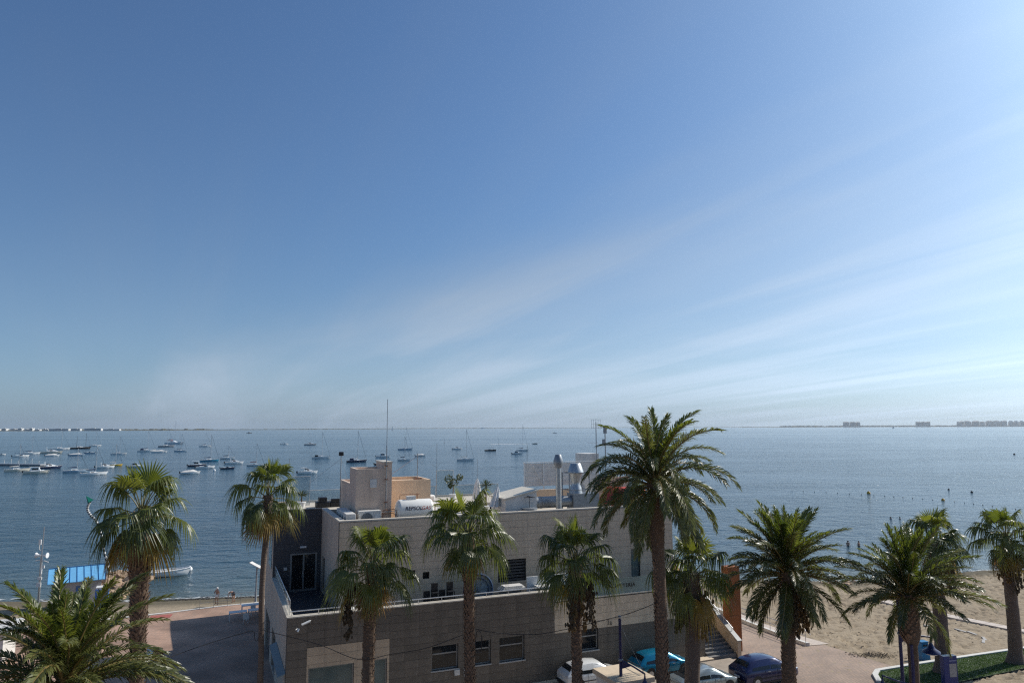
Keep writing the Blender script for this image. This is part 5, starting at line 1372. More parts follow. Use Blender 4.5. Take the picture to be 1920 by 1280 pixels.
car('parked_car', 'white hatchback parked against the restaurant wall behind a fan palm', B(18.25, -1.35, .07), TH, paint('paint_white', (.70, .70, .68), 0), 4.05, 1.66, 1.43)
car('parked_car', 'turquoise blue hatchback parked before the grey wall', B(23.35, -1.4, .07), TH, paint('paint_turquoise', (.0, .19, .33), .35), 4.05, 1.70, 1.45)
car('parked_car', 'silver grey car half hidden behind the two palm trunks', B(24.0, -5.0, .07), TH, paint('paint_silver', (.30, .34, .34), .5), 4.2, 1.72, 1.45, 'sedan')
car('parked_car', 'dark blue hatchback at the foot of the outside stair', B(28.6, -5.15, .07), TH, paint('paint_darkblue', (.012, .016, .075), .3), 4.3, 1.80, 1.56)

# ------------------------------------------------------------------ the hut, mast, rocks and beach things on the left
hx, hy, hr_ = -42.6, 71.6, R(32)
t = thing('beach_hut', 'small grey beach hut with a bright blue standing-seam roof', 'hut', (hx, hy, -1.0), hr_)
box('wall', (-2.05, -1.35, -.3), (2.05, 1.35, 2.35), M_hutwall, t)
for k in range(8):
    x0 = -2.4 + k * .6
    mb = MB(); mb.loft([[(x0 + .015, -1.75, 2.40), (x0 + .585, -1.75, 2.40), (x0 + .585, -1.75, 2.46), (x0 + .015, -1.75, 2.46)], [(x0 + .015, 1.6, 3.22), (x0 + .585, 1.6, 3.22), (x0 + .585, 1.6, 3.28), (x0 + .015, 1.6, 3.28)]], close=True); mb.build('roof_sheet', M_hutroof, t)
mb = MB()
for k in range(9):
    x0 = -2.4 + k * .6; mb.loft([[(x0 - .013, -1.76, 2.41), (x0 + .013, -1.76, 2.41), (x0 + .013, -1.76, 2.52), (x0 - .013, -1.76, 2.52)], [(x0 - .013, 1.6, 3.22), (x0 + .013, 1.6, 3.22), (x0 + .013, 1.6, 3.34), (x0 - .013, 1.6, 3.34)]], close=True)
mb.box((-2.42, 1.62, 3.05), (2.42, 1.66, 3.36)); mb.build('roof_seam', mat('roof_seam_blue', (.03, .16, .36), .5), t)
mb = MB(); mb.loft([[(-2.05, -1.35, 2.352), (-2.05, 1.35, 2.352), (-2.05, 1.35, 3.12), (-2.05, -1.35, 2.46)], [(2.05, -1.35, 2.352), (2.05, 1.35, 2.352), (2.05, 1.35, 3.12), (2.05, -1.35, 2.46)]], close=True); mb.build('gable', M_hutwall, t)
sg = box('sign', (-.05, -1.40, 1.25), (.75, -1.36, 1.95), M_signblue, t)
o = link('lettering', text_mesh('51', .5, M_white, .004, .01), sg); o.location = (.36, -1.412, 1.6); o.rotation_euler = (R(90), 0, 0)
# weather mast with horns
t = thing('horn_mast', 'tall thin mast with loudspeaker horns and boxes beside the blue-roofed hut', 'mast', (-46.6, 72.2, -1.2), 0)
mb = MB(); mb.tube([(0, 0, 0), (0, 0, 4.6)], .11, 8); mb.tube([(0, 0, 4.6), (.05, 0, 7.5)], .05, 6); mb.build('pole', M_galv, t, smooth=True)
for z, s in ((4.75, 1), (4.75, -1)):
    mb = MB(); mb.lathe([(.06, 0), (.10, .2), (.26, .45), (.27, .46)], 14); o = mb.build('horn', M_white, t, smooth=True); o.location = (.1 * s, 0, z); o.rotation_euler = (0, R(90 * s), 0)
for x, z, w_, h_ in ((.35, 3.55, .2, .26), (.14, 3.0, .16, .5), (.06, 2.45, .4, .26), (-.16, 5.8, .22, .5), (.0, 1.75, .44, .4)): box('equipment_box', (x - w_ / 2, -.2, z), (x + w_ / 2, -.112, z + h_), M_white, t)
mb = MB(); mb.tube([(-.55, -.02, 4.25), (0, -.02, 4.3), (.7, -.02, 4.1)], .05, 6); mb.tube([(0, 0, 5.2), (-.3, 0, 5.3), (-.3, 0, 6.1)], .03, 5); mb.build('cross_arm', M_white_old, t)
# striped leaning beacon mast
t = thing('curved_beacon', 'curved black and white ringed pole with a green cone top on the rock spit', 'beacon', (0, 0, 0), 0)
BP = [Vector(p) for p in [(-47.82, 87.0, -1.5), (-48.3, 87.0, 0.08), (-48.84, 87.0, 1.62), (-49.2, 87.0, 3.18), (-49.52, 87.0, 4.11), (-49.96, 87.0, 4.99), (-50.64, 87.0, 5.62), (-51.07, 87.0, 6.31), (-50.98, 87.0, 6.94), (-50.75, 87.0, 7.3)]]
Q = []
for i in range(len(BP) - 1):
    a, b, c, d = BP[max(i - 1, 0)], BP[i], BP[i + 1], BP[min(i + 2, len(BP) - 1)]
    for k in range(6): u = k / 6; Q.append(0.5 * ((2 * b) + (c - a) * u + (2 * a - 5 * b + 4 * c - d) * u * u + (3 * b - a - 3 * c + d) * u ** 3))
mb = MB(); mb.tube(Q, .12, 8); mb.build('pole', M_dark, t, smooth=True)
for i in range(0, len(Q) - 2, 2): MB().tube([Q[i].lerp(Q[i + 1], .1), Q[i].lerp(Q[i + 1], .95)], .165, 8).build('ring', M_white_old, t, smooth=True, ang=40)
mb = MB(); mb.lathe([(.45, 0), (.40, .05), (.02, .85)], 4); o = mb.build('top_cone', M_beacon, t); o.location = (-50.75, 87.0, 7.25); o.rotation_euler = (R(12), R(-35), 0)
# rock spit
t = thing('rock_spit', 'spit of piled ochre boulders running out from the beach hut', 'rocks', (0, 0, 0), 0)
rk = random.Random(5); rock_me = []
for k in range(8):
    bm = bmesh.new(); bmesh.ops.create_icosphere(bm, subdivisions=1, radius=1)
    for v in bm.verts: v.co = v.co * rk.uniform(.72, 1.15)
    for v in bm.verts: v.co.z *= .62
    me = bpy.data.meshes.new('rock'); bm.to_mesh(me); bm.free(); me.materials.append(M_rock); rock_me.append(me)
spots = []
while len(spots) < 120:
    f = rk.random(); c = Vector((-42.9, 74.6, 0)).lerp(Vector((-47.0, 87.5, 0)), f); w_ = 2.6 - .9 * f
    d = rk.gauss(0, .55); p = c + Vector((.95, .3, 0)) * d * w_
    if rk.random() < .22: p = Vector((-43.2, 80.6, 0)) + Vector((rk.gauss(0, 1.6), rk.gauss(0, .8), 0))
    z = SEA + .10 + max(0, .95 * (1 - abs(d) * .8)) * rk.uniform(.5, 1.1)
    spots.append((p.x, p.y, z))
for k, p in enumerate(spots):
    o = link('rock', rock_me[k % 8], t, loc=p); s_ = rk.uniform(.38, .78); o.scale = (s_ * rk.uniform(.9, 1.4), s_, s_ * rk.uniform(.7, 1.0)); o.rotation_euler = (rk.uniform(-.5, .5), rk.uniform(-.5, .5), rk.uniform(0, 6.28))
t = thing('shore_rocks', 'few dark wet stones on the shore of the right-hand beach', 'rocks', (0, 0, 0), 0)
for k in range(26):
    x = rk.uniform(34.5, 41.5); y = interp(x, SHORE) - rk.uniform(.3, 2.2); o = link('rock', rock_me[k % 8], t, loc=(x, y, gz(x, y) + .05)); s_ = rk.uniform(.12, .32); o.scale = (s_ * 1.4, s_, s_); o.rotation_euler = (0, 0, rk.uniform(0, 6))
mb = MB()
for k in range(900):
    x = rk.uniform(-60, 82); y = interp(x, SHORE) + .25 * math.sin(x * .7) + .15 * math.sin(x * 2.3 + 1) + rk.uniform(-.12, .45); w_ = rk.uniform(.05, .22)
    if -22 < x < 14: continue
    mb.face([(x - w_ * 3, y, SEA + .035), (x, y - w_ * .6, SEA + .035), (x + w_ * 3, y + .05, SEA + .035), (x, y + w_ * .6, SEA + .035)])
mb.build('shore_foam', mat('shore_foam', (.62, .64, .63), .7, var=.15), None, kind='stuff', label='thin broken line of foam where small waves reach the beaches', cat='foam')
# seaweed wrack line on the left beach
mb = MB()
for k in range(260):
    x = rk.uniform(-39, -18); y = interp(x, SHORE) - rk.uniform(-.1, .7); z = gz(x, y) - .02; w_ = rk.uniform(.1, .35)
    mb.lathe([(w_, 0), (w_ * .7, .05), (.02, .08)], 6, c=(x, y, z))
mb.build('seaweed', mat('seaweed', (.03, .026, .018), .9), None, kind='stuff', label='dark line of washed-up seaweed on the left shore', cat='seaweed')
# kiosk roof, blue cabin, barrier, tables, solar lamp
t = thing('flat_roof_kiosk', 'low white flat-roofed kiosk at the left edge behind date palm fronds', 'kiosk', (-37.8, 51.6, -.1), R(20))
box('wall', (-2.3, -1.5, 0), (2.3, 1.5, 2.1), M_white_old, t); o = box('roof', (-2.7, -1.9, 2.103), (2.7, 1.9, 2.3), M_white_old, t); bevel(o, .03); box('shutter', (-1.6, -1.52, .9), (1.6, -1.495, 1.9), M_rust, t)
t = thing('blue_cabin', 'upright blue plastic cabin right of the beach hut behind palm fronds', 'cabin', (-38.6, 69.0, -1.0), R(25))
o = box('body', (-.55, -.55, 0), (.55, .55, 2.1), mat('cabin_blue', (.04, .14, .42), .5), t); bevel(o, .04); box('door', (-.4, -.57, .1), (.4, -.545, 1.95), mat('cabin_door', (.06, .2, .5), .5), t); o = box('cap', (-.5, -.5, 2.103), (.5, .5, 2.25), M_white_old, t)
t = thing('street_barrier', 'red and white plastic barrier on the shaded promenade', 'barrier', (-25.9, 52.6, gz(-25.9, 52.6) + .07), R(-20))
for k in range(2): mb = MB(); mb.loft([[(k * .62, -.22, 0), (k * .62, .22, 0), (k * .62, .09, .75), (k * .62, -.09, .75)], [(k * .62 + .6, -.22, 0), (k * .62 + .6, .22, 0), (k * .62 + .6, .09, .75), (k * .62 + .6, -.09, .75)]], close=True); mb.build('block', [M_white, mat('barrier_red', (.36, .03, .05), .5)][k], t)
mb = MB(); mb.face([(x, y, gz(x, y) + .075) for x, y in ((-32.6, 66.0), (-30.9, 66.4), (-31.2, 67.6), (-32.9, 67.0))]); mb.build('red_marking', mat('mark_red', (.36, .10, .08), .8), None, kind='structure')
def white_table(label, loc, rz, w_=1.5, d=.8):
    t = thing('white_table', label, 'table', loc, rz, 'white tables behind the building'); box('top', (-w_ / 2, -d / 2, .72), (w_ / 2, d / 2, .77), M_white, t)
    for x in (-1, 1):
        for y in (-1, 1): box('leg', (x * (w_ / 2 - .05) - .03, y * (d / 2 - .05) - .03, 0), (x * (w_ / 2 - .05) + .03, y * (d / 2 - .05) + .03, .718), M_white, t)
def white_chair(label, loc, rz):
    t = thing('white_chair', label, 'chair', loc, rz, 'white chairs behind the building'); box('seat', (-.22, -.22, .42), (.22, .22, .46), M_white, t); box('backrest', (-.22, .19, .463), (.22, .23, .9), M_white, t)
    for x in (-1, 1):
        for y in (-1, 1): box('leg', (x * .19 - .02, y * .19 - .02, 0), (x * .19 + .02, y * .19 + .02, .418), M_white, t)
zt = gz(-23.5, 64.5) + .07
white_table('white table nearest the open promenade, left of the building', (-24.3, 65.1, zt), R(24)); white_table('white table close to the left side wall of the building', (-22.9, 65.9, zt), R(24)); white_table('white table behind the other tables near the lamp', (-24.2, 67.9, gz(-24, 68) + .07), R(24), 1.6, .8)
white_chair('white chair at the front of the white tables', (-23.2, 64.0, zt), R(200)); white_chair('white chair standing between the two white tables', (-23.5, 66.7, zt), R(30)); white_chair('white chair at the back of the white tables', (-23.3, 69.3, gz(-23, 69) + .07), R(80))
t = thing('solar_lamp', 'street lamp with a tilted solar panel beside the left water edge', 'lamp post', (-25.4, 72.6, -1.0), 0)
mb = MB(); mb.lathe([(.14, 0), (.10, .1), (.07, 3.2)], 10); mb.build('post', M_galv_d, t, smooth=True); mb = MB(); mb.cbox((0, 0, 3.42), (1.45, .7, .06), Matrix.Rotation(R(27), 3, 'Y')); mb.build('solar_panel', M_white_old, t); mb = MB(); mb.tube([(0, 0, 3.15), (.75, 0, 3.3)], .04, 6); mb.cbox((.8, 0, 3.3), (.5, .2, .08)); mb.build('lamp_head', M_white, t)
t = thing('promenade_railing', 'thin dark railing along the promenade above the left beach', 'railing', (0, 0, 0), 0)
mb = MB(); pp = [(-29.5 + k * 1.05, interp(-29.5 + k * 1.05, PROM) - .1) for k in range(10)]
for x, y in pp: o = MB(); o.tube([(x, y, gz(x, y) + .05), (x, y, gz(x, y) + 1.15)], .02, 5); o.build('post', M_wire, t)
for dz in (.6, 1.15): mb.tube([(x, y, gz(x, y) + dz) for x, y in pp], .016, 5)
mb.build('rail', M_wire, t)

# ------------------------------------------------------------------ people (continuous skinned bodies)
def person(label, loc, rz, H, pose, suit, sink=0.0, hat=None):
    s = H / 1.75
    t = thing('person', label, 'person', (loc[0], loc[1], loc[2] - sink), rz)
    J = dict(pel=(0, 0, .95), sp=(0, .0, 1.18), ch=(0, 0, 1.38), nk=(0, 0, 1.52), hd=(0, .01, 1.64), ht=(0, .0, 1.74), hl=(.10, 0, .90), kl=(.13, .02, .50), al=(.15, -.02, .09), fl=(.16, .14, .03), hr=(-.10, 0, .90), kr=(-.13, .02, .50), ar=(-.15, -.02, .09), fr=(-.16, .14, .03), sl=(.19, 0, 1.42), el=(.26, -.03, 1.14), wl=(.27, .06, .90), gl=(.27, .1, .80), sr=(-.19, 0, 1.42), er=(-.26, -.03, 1.14), wr=(-.27, .06, .90), gr=(-.27, .1, .80))
    J.update(pose); keys = list(J); idx = {k: i for i, k in enumerate(keys)}
    Ed = [('pel', 'sp'), ('sp', 'ch'), ('ch', 'nk'), ('nk', 'hd'), ('hd', 'ht'), ('pel', 'hl'), ('hl', 'kl'), ('kl', 'al'), ('al', 'fl'), ('pel', 'hr'), ('hr', 'kr'), ('kr', 'ar'), ('ar', 'fr'), ('ch', 'sl'), ('sl', 'el'), ('el', 'wl'), ('wl', 'gl'), ('ch', 'sr'), ('sr', 'er'), ('er', 'wr'), ('wr', 'gr')]
    rad = dict(pel=.15, sp=.13, ch=.15, nk=.06, hd=.095, ht=.07, h=.095, k=.06, a=.042, f=.04, s=.07, e=.042, w=.03, g=.035)
    me = bpy.data.meshes.new('body'); me.from_pydata([tuple(c * s for c in J[k]) for k in keys], [(idx[a], idx[b]) for a, b in Ed], [])
    me.materials.append(M_skin); o = link('body', me, t)
    sk = o.modifiers.new('skin', 'SKIN'); ly = me.skin_vertices[0] if me.skin_vertices else None
    if ly is None:
        me.skin_vertices_ensure = None
    for k in keys:
        r = rad.get(k, rad.get(k[0], .06)) * s
        if ly: ly.data[idx[k]].radius = (r, r * (.75 if k in ('pel', 'sp', 'ch') else 1)); ly.data[idx[k]].use_root = (k == 'pel')
    ss = o.modifiers.new('sub', 'SUBSURF'); ss.levels = 1; ss.render_levels = 2
    P = {k: Vector(J[k]) * s for k in keys}
    d = (P['hl'] + P['hr']) / 2; up = (P['sp'] - P['pel']).normalized()
    mb = MB(); mb.tube([P['pel'] + up * .13 * s, P['pel'], d - up * .05 * s], [.165 * s, .185 * s, .17 * s], 14)
    for q in ('l', 'r'): mb.tube([P['h' + q], P['h' + q].lerp(P['k' + q], .35)], [.115 * s, .10 * s], 10)
    mb.build('shorts', suit, t, smooth=True)
    hd = P['hd']; uph = (P['ht'] - P['hd']).normalized()
    mb = MB(); mb.lathe([(.115 * s, -.02 * s), (.12 * s, .04 * s), (.09 * s, .11 * s), (.02 * s, .135 * s)], 12); h = mb.build('hair', hat or M_hair, t, smooth=True); h.location = hd + Vector((0, -.012 * s, 0)); h.rotation_euler = uph.to_track_quat('Z', 'Y').to_euler()
    return t
def skin_layer_fix():
    """bpy 4.5 makes the skin layer when the modifier is added through the operator only; make it here when missing"""
    for o in list(bpy.data.objects):
        if o.type == 'MESH' and any(m.type == 'SKIN' for m in o.modifiers) and not o.data.skin_vertices: return True
    return False
bend = dict(sp=(0, .18, 1.08), ch=(0, .40, 1.06), nk=(0, .54, 1.02), hd=(0, .64, .98), ht=(0, .72, .95), sl=(.18, .42, 1.04), el=(.22, .46, .78), wl=(.2, .52, .56), gl=(.2, .55, .48), sr=(-.18, .42, 1.04), er=(-.22, .46, .78), wr=(-.2, .52, .56), gr=(-.2, .55, .48))
stand = dict(hl=(.10, 0, .90), kl=(.15, .06, .5), al=(.19, -.04, .09), fl=(.2, .1, .03), el=(.27, .12, 1.2), wl=(.12, .26, 1.18), gl=(.04, .3, 1.2))
person('standing bather with white cap and pale shorts at the promenade edge', (-28.6, 71.0, -.93), R(160), 1.62, stand, M_cloth_w, hat=M_cloth_w)
person('bending bather with dark trousers and white shirt back beside the standing one', (-27.9, 73.4, gz(-27.9, 73.4)), R(70), 1.62, bend, M_cloth_d, hat=M_cloth_w)
person('left one of two bathers standing waist deep off the right-hand beach', (49.8, 108.2, SEA), R(150), 1.72, {}, M_cloth_d, sink=.95)
person('right one of two bathers standing waist deep off the right-hand beach', (51.3, 108.0, SEA), R(210), 1.68, {}, M_cloth_d, sink=.92)
person('left one of two swimmers further out right of the date palm tops', (72.5, 139.1, SEA), R(150), 1.72, {}, M_cloth_d, sink=1.35)
person('right one of two swimmers further out right of the date palm tops', (74.2, 139.0, SEA), R(200), 1.72, {}, M_cloth_d, sink=1.35)

# ------------------------------------------------------------------ boats
def hull(L, Bm, fb, dr=.25, stern=.72, sheer=.28, n=11):
    """hull shell lofted stern (x<0) to bow (x>0); waterline at z=0"""
    secs = []
    for i in range(n):
        f = i / (n - 1); x = -L / 2 + L * f
        bw = Bm / 2 * (stern + (1 - stern) * math.sin(min(1, f / .55) * math.pi / 2) if f < .55 else max(.02, math.cos((f - .55) / .45 * math.pi / 2) ** .75))
        zt_ = fb * (1 + sheer * (f ** 2) * 1.6); rake = .07 * L * max(0, f - .8) / .2
        prof = [(1.0, zt_), (.97, zt_ * .55), (.86, 0.02), (.45, -dr * .7), (0, -dr)]
        row = [(x + rake * (z / zt_ if z > 0 else -.6), -bw * k, z) for k, z in prof]
        row += [(x + rake * (z / zt_ if z > 0 else -.6), bw * k, z) for k, z in reversed(prof[:-1])]
        secs.append(row)
    return secs
def hull_parts(t, L, Bm, fb, hm, deckm, stern=.72):
    secs = hull(L, Bm, fb, stern=stern)
    mb = MB(); mb.loft(secs); mb.build('hull', hm, t, smooth=True, ang=50)
    mb = MB()
    for a, b in zip(secs, secs[1:]):
        mb.face([Vector(a[0]) * 1 + Vector((0, 0.02, -.03)), Vector(b[0]) + Vector((0, .02, -.03)), Vector(b[-1]) + Vector((0, -.02, -.03)), Vector(a[-1]) + Vector((0, -.02, -.03))])
    mb.build('deck', deckm, t)
    mb = MB()
    for s in (0, -1): mb.tube([tuple(r_[s]) for r_ in secs], .045, 4)
    mb.build('gunwale', M_white_old, t)
    return secs
def cabin(t, x0, x1, w0, z0, h, m, win=True, taper=.7, slope=(.25, .5), name='cabin'):
    mb = MB(); xs_ = [(x0, 0), (x0 + slope[0] * (x1 - x0) * .3, 1), (x1 - slope[1] * (x1 - x0), 1), (x1, .12)]
    secs = [[(x, -w0, z0), (x, w0, z0), (x, w0 * taper, z0 + h * max(.05, k)), (x, -w0 * taper, z0 + h * max(.05, k))] for x, k in xs_]
    mb.loft(secs, close=True); c = mb.build(name, m, t)
    if win:
        mb = MB(); a, b = x0 + .14 * (x1 - x0), x1 - (slope[1] + .02) * (x1 - x0)
        for s in (-1, 1):
            f0, f1 = .35, .78
            q = [(a, s * (w0 + (w0 * taper - w0) * f0 + .015), z0 + h * f0), (b, s * (w0 + (w0 * taper - w0) * f0 + .015), z0 + h * f0), (b, s * (w0 + (w0 * taper - w0) * f1 + .015), z0 + h * f1), (a, s * (w0 + (w0 * taper - w0) * f1 + .015), z0 + h * f1)]
            mb.face(q if s < 0 else q[::-1])
        mb.build('cabin_window', M_glass_dark, c)
    return c
BG = 'boats moored in the bay'
def boat_root(label, x, y, hd, cat): return thing('sailing_boat' if cat == 'sailboat' else 'motor_boat', label, cat, (x, y, SEA), R(hd) + math.atan2(-x, y), BG)
def sailboat(label, x, y, L, mast, hd=0, hm=M_hull, cover=M_canvas_blue, dodger=None, masts=None, mm=None):
    t = boat_root(label, x, y, hd, 'sailboat'); Bm = L * .31; fb = .10 * L ** .9 + .1
    hull_parts(t, L, Bm, fb, hm, M_deck); cabin(t, -.18 * L, .22 * L, Bm * .30, fb * 1.0, .055 * L, M_hull)
    mast = max(mast, L * .95)
    for mx, mh in (masts or [(.08, mast)]):
        mb = MB(); mb.tube([(mx * L, 0, fb), (mx * L, 0, mh)], [.13, .10], 6); mb.tube([(mx * L, -.6, mh * .6), (mx * L, .6, mh * .6)], .03, 4); mb.build('mast', mm or M_alu, t)
        mb = MB(); mb.tube([(mx * L, 0, fb + .85 + .03 * L), (mx * L - .40 * L, 0, fb + .75 + .03 * L)], .05, 6); mb.build('boom', M_alu, t)
        if cover: mb = MB(); mb.tube([(mx * L - .02 * L, 0, fb + 1.0 + .03 * L), (mx * L - .2 * L, 0, fb + .95 + .03 * L), (mx * L - .38 * L, 0, fb + .85 + .03 * L)], [.22, .19, .1], 8); mb.build('sail_cover', cover, t)
    mx, mh = (masts or [(.08, mast)])[0]
    mb = MB(); mb.tube([(mx * L, 0, mh * .97), (.53 * L, 0, fb * 1.5)], .07, 4); mb.tube([(mx * L, 0, mh * .99), (-.49 * L, 0, fb)], .018, 4)
    for s in (-1, 1): mb.tube([(mx * L, s * .6, mh * .6), (mx * L, s * Bm * .46, fb)], .015, 4); mb.tube([(mx * L, 0, mh * .97), (mx * L, s * .6, mh * .6)], .015, 4)
    mb.build('rigging', M_wire, t)
    mb = MB(); mb.tube([(-.48 * L, -Bm * .3, fb), (-.48 * L, -Bm * .3, fb + .6), (-.48 * L, Bm * .3, fb + .6), (-.48 * L, Bm * .3, fb)], .03, 4); mb.build('pushpit', M_alu, t)
    if dodger: mb = MB(); mb.loft([[(-.34 * L, -Bm * .32, fb), (-.34 * L, Bm * .32, fb), (-.32 * L, Bm * .28, fb + 1.1), (-.32 * L, -Bm * .28, fb + 1.1)], [(-.12 * L, -Bm * .32, fb), (-.12 * L, Bm * .32, fb), (-.16 * L, Bm * .28, fb + 1.05), (-.16 * L, -Bm * .28, fb + 1.05)]], close=True); mb.build('dodger', dodger, t)
    return t
def motorboat(label, x, y, L, hd=0, hm=M_hull, style='open', top=None):
    t = boat_root(label, x, y, hd, 'motorboat'); Bm = L * (.34 if L < 10 else .30); fb = .11 * L ** .85 + .15
    hull_parts(t, L, Bm, fb, hm, M_deck, stern=.85)
    if style == 'open':
        mb = MB(); mb.loft([[(-.05 * L, -Bm * .3, fb), (-.05 * L, Bm * .3, fb), (-.06 * L, Bm * .26, fb + .55), (-.06 * L, -Bm * .26, fb + .55)], [(.12 * L, -Bm * .3, fb), (.12 * L, Bm * .3, fb), (.05 * L, Bm * .26, fb + .5), (.05 * L, -Bm * .26, fb + .5)]], close=True); mb.build('windshield', M_glass_dark, t)
        box('console', (-.3 * L, -Bm * .28, fb - .02), (-.06 * L, Bm * .28, fb + .22), M_hull, t); cabin(t, .12 * L, .40 * L, Bm * .26, fb, .05 * L, M_hull, win=False)
    elif style == 'cabin':
        cabin(t, -.22 * L, .20 * L, Bm * .36, fb - .05, .17 * L + .3, M_hull, True, .86, (.1, .22)); mb = MB(); mb.box((-.26 * L, -Bm * .36, fb + .17 * L + .26), (.14 * L, Bm * .36, fb + .17 * L + .33)); mb.build('cabin_roof', M_hull, t); cabin(t, .2 * L, .4 * L, Bm * .28, fb, .06 * L, M_hull, win=False)
    elif style == 'cruiser':
        c = cabin(t, -.12 * L, .36 * L, Bm * .36, fb - .02, .10 * L + .15, M_hull, True, .72, (.2, .55)); mb = MB(); mb.loft([[(-.10 * L, -Bm * .26, fb + .1 * L), (-.10 * L, Bm * .26, fb + .1 * L), (-.13 * L, Bm * .24, fb + .1 * L + .5), (-.13 * L, -Bm * .24, fb + .1 * L + .5)], [(.10 * L, -Bm * .26, fb + .1 * L), (.10 * L, Bm * .26, fb + .1 * L), (.02 * L, Bm * .2, fb + .1 * L + .45), (.02 * L, -Bm * .2, fb + .1 * L + .45)]], close=True); mb.build('windshield', M_glass_dark, t)
        mb = MB(); mb.tube([(-.16 * L, -Bm * .38, fb), (-.2 * L, -Bm * .3, fb + .24 * L), (-.2 * L, Bm * .3, fb + .24 * L), (-.16 * L, Bm * .38, fb)], .07, 6); mb.build('radar_arch', M_hull, t)
    elif style == 'tarp':
        secs = []
        for f, h in ((-.46, .15), (-.25, .65), (0, .75), (.15, .95), (.3, .55), (.47, .15)):
            w_ = Bm * .46 * (1 if f < .1 else max(.1, 1 - (f - .1) * 2.2)); secs.append([(f * L, -w_, fb * .8), (f * L, -w_ * .6, fb + h * .7), (f * L, 0, fb + h), (f * L, w_ * .6, fb + h * .7), (f * L, w_, fb * .8)])
        mb = MB(); mb.loft(secs); mb.build('cover', M_white_old, t, smooth=True, ang=50)
    elif style == 'work':
        mb = MB()
        for x in (-.3, 0, .28):
            for s in (-1, 1): mb.tube([(x * L, s * Bm * .36, fb), (x * L, s * Bm * .36, fb + 1.7)], .05, 5)
        for s in (-1, 1): mb.tube([(-.3 * L, s * Bm * .36, fb + 1.7), (.28 * L, s * Bm * .36, fb + 1.7)], .05, 5)
        mb.build('frame', M_hull_grey, t); box('roof', (-.02 * L, -Bm * .38, fb + 1.72), (.3 * L, Bm * .38, fb + 1.8), M_hull_grey, t); box('locker', (-.2 * L, -Bm * .25, fb - .02), (.1 * L, Bm * .25, fb + .5), M_white_old, t)
    if top: mb = MB(); mb.box((-.36 * L, -Bm * .36, fb + 1.45), (-.02 * L, Bm * .36, fb + 1.53)); o = mb.build('bimini', top, t); mb = MB(); [mb.tube([(x * L, s * Bm * .34, fb), (x * L, s * Bm * .34, fb + 1.45)], .03, 4) for x in (-.33, -.05) for s in (-1, 1)]; mb.build('bimini_pole', M_alu, t)
    if L < 10 and style != 'work': o = box('outboard', (-.56 * L, -.2, fb * .35), (-.505 * L, .2, fb + .35), M_dark, t)
    return t
S_, Mo = sailboat, motorboat
Mo('small white boat cut by the left edge of the picture', -346.5, 486.3, 5.0)
Mo('low white launch with dark stern just above the left end of the jetty', -310.7, 453.2, 8.6, 8, M_hull, 'open', M_canvas_blue)
S_('white sloop with a dark blue sail cover, far left group', -335.6, 499.6, 10.4, 13, 4, M_hull, M_canvas_blue)
S_('cream sloop in front of the jetty at far left', -207.4, 301.0, 8.7, 11.2, 6, M_hull_cream, M_white_old)
Mo('white fishing boat with square cabin windows below the jetty', -189.6, 286.3, 8.3, -4, M_hull_cream, 'cabin')
Mo('white speedboat with dark blue hull right of the jetty end', -206.2, 320.0, 9.0, 14, M_hull_blue, 'cruiser')
Mo('large cream motor yacht with raked cabin, far left group', -331.0, 514.3, 13.2, -6, M_hull_cream, 'cruiser')
Mo('low pale open boat under the cream motor yacht', -295.3, 460.2, 7.6, 0, M_hull, 'tarp')
S_('long white sloop with a bright forestay behind the cream yacht', -381.2, 603.9, 13.4, 15.5, 3, M_hull, None)
S_('dark wooden two-masted boat in the left anchorage', -377.2, 625.5, 14.8, 11, -3, M_hull_dark, None, None, [(.28, 13.5), (-.18, 11.0)], M_hull_dark)
S_('small white sloop with dark waterline right of the two-masted boat', -417.7, 717.0, 10.3, 14.4, 5, M_hull, None)
Mo('grey-white launch low in the water, left anchorage', -284.2, 467.8, 8.6, -8, M_hull_pale, 'tarp')
Mo('small pale blue runabout with upright windscreen, left anchorage', -298.3, 506.3, 7.0, 170, M_hull_pale, 'open')
S_('pale blue sloop with a long dark boom cover, near left group', -177.8, 292.4, 8.4, 9.5, 4, M_hull_pale, M_canvas_blue)
S_('bright white sloop nearest to the shore in the left group', -160.3, 275.4, 8.8, 11, 12, M_hull, M_canvas_blue)
Mo('white sport cruiser with a radar arch behind the nearest white sloop', -183.1, 322.8, 7.4, 10, M_hull, 'cruiser')
S_('small sailing boat with a yellow hull', -188.8, 340.8, 6.4, 10.4, 3, M_hull_yellow, M_white_old)
S_('white sloop above the left fan palm crown', -268.5, 489.0, 9.4, 12.5, -4, M_hull, None)
Mo('white cabin boat half hidden by the left fan palm top', -171.3, 326.4, 6.8, 0, M_hull_pale, 'cabin', None)
S_('white sloop with dark boom cover overlapping a low launch, centre left', -280.0, 548.3, 12.0, 15.9, 2, M_hull, M_canvas_blue, M_canvas_blue)
Mo('low white launch overlapping the stern of a sloop, centre left', -257.9, 523.5, 10.0, 0, M_hull, 'tarp')
S_('grey sloop in front of the big catamaran', -327.7, 677.8, 13.6, 18.9, 4, M_hull_grey, None)
t = thing('catamaran', 'big white catamaran with a red awning and the tallest mast in the bay', 'catamaran', (-378.4, 800.9, SEA), R(-3), BG)
for s in (-1, 1):
    mb = MB(); mb.loft([[(p[0], p[1] + s * 3.2, p[2]) for p in row] for row in hull(17.5, 2.2, 1.7)]); mb.build('hull', M_hull, t, smooth=True, ang=50)
box('bridge_deck', (-7.5, -3.0, 1.0), (4.5, 3.0, 1.72), M_hull, t); cabin(t, -4, 4.2, 2.6, 1.72, 1.7, M_hull)
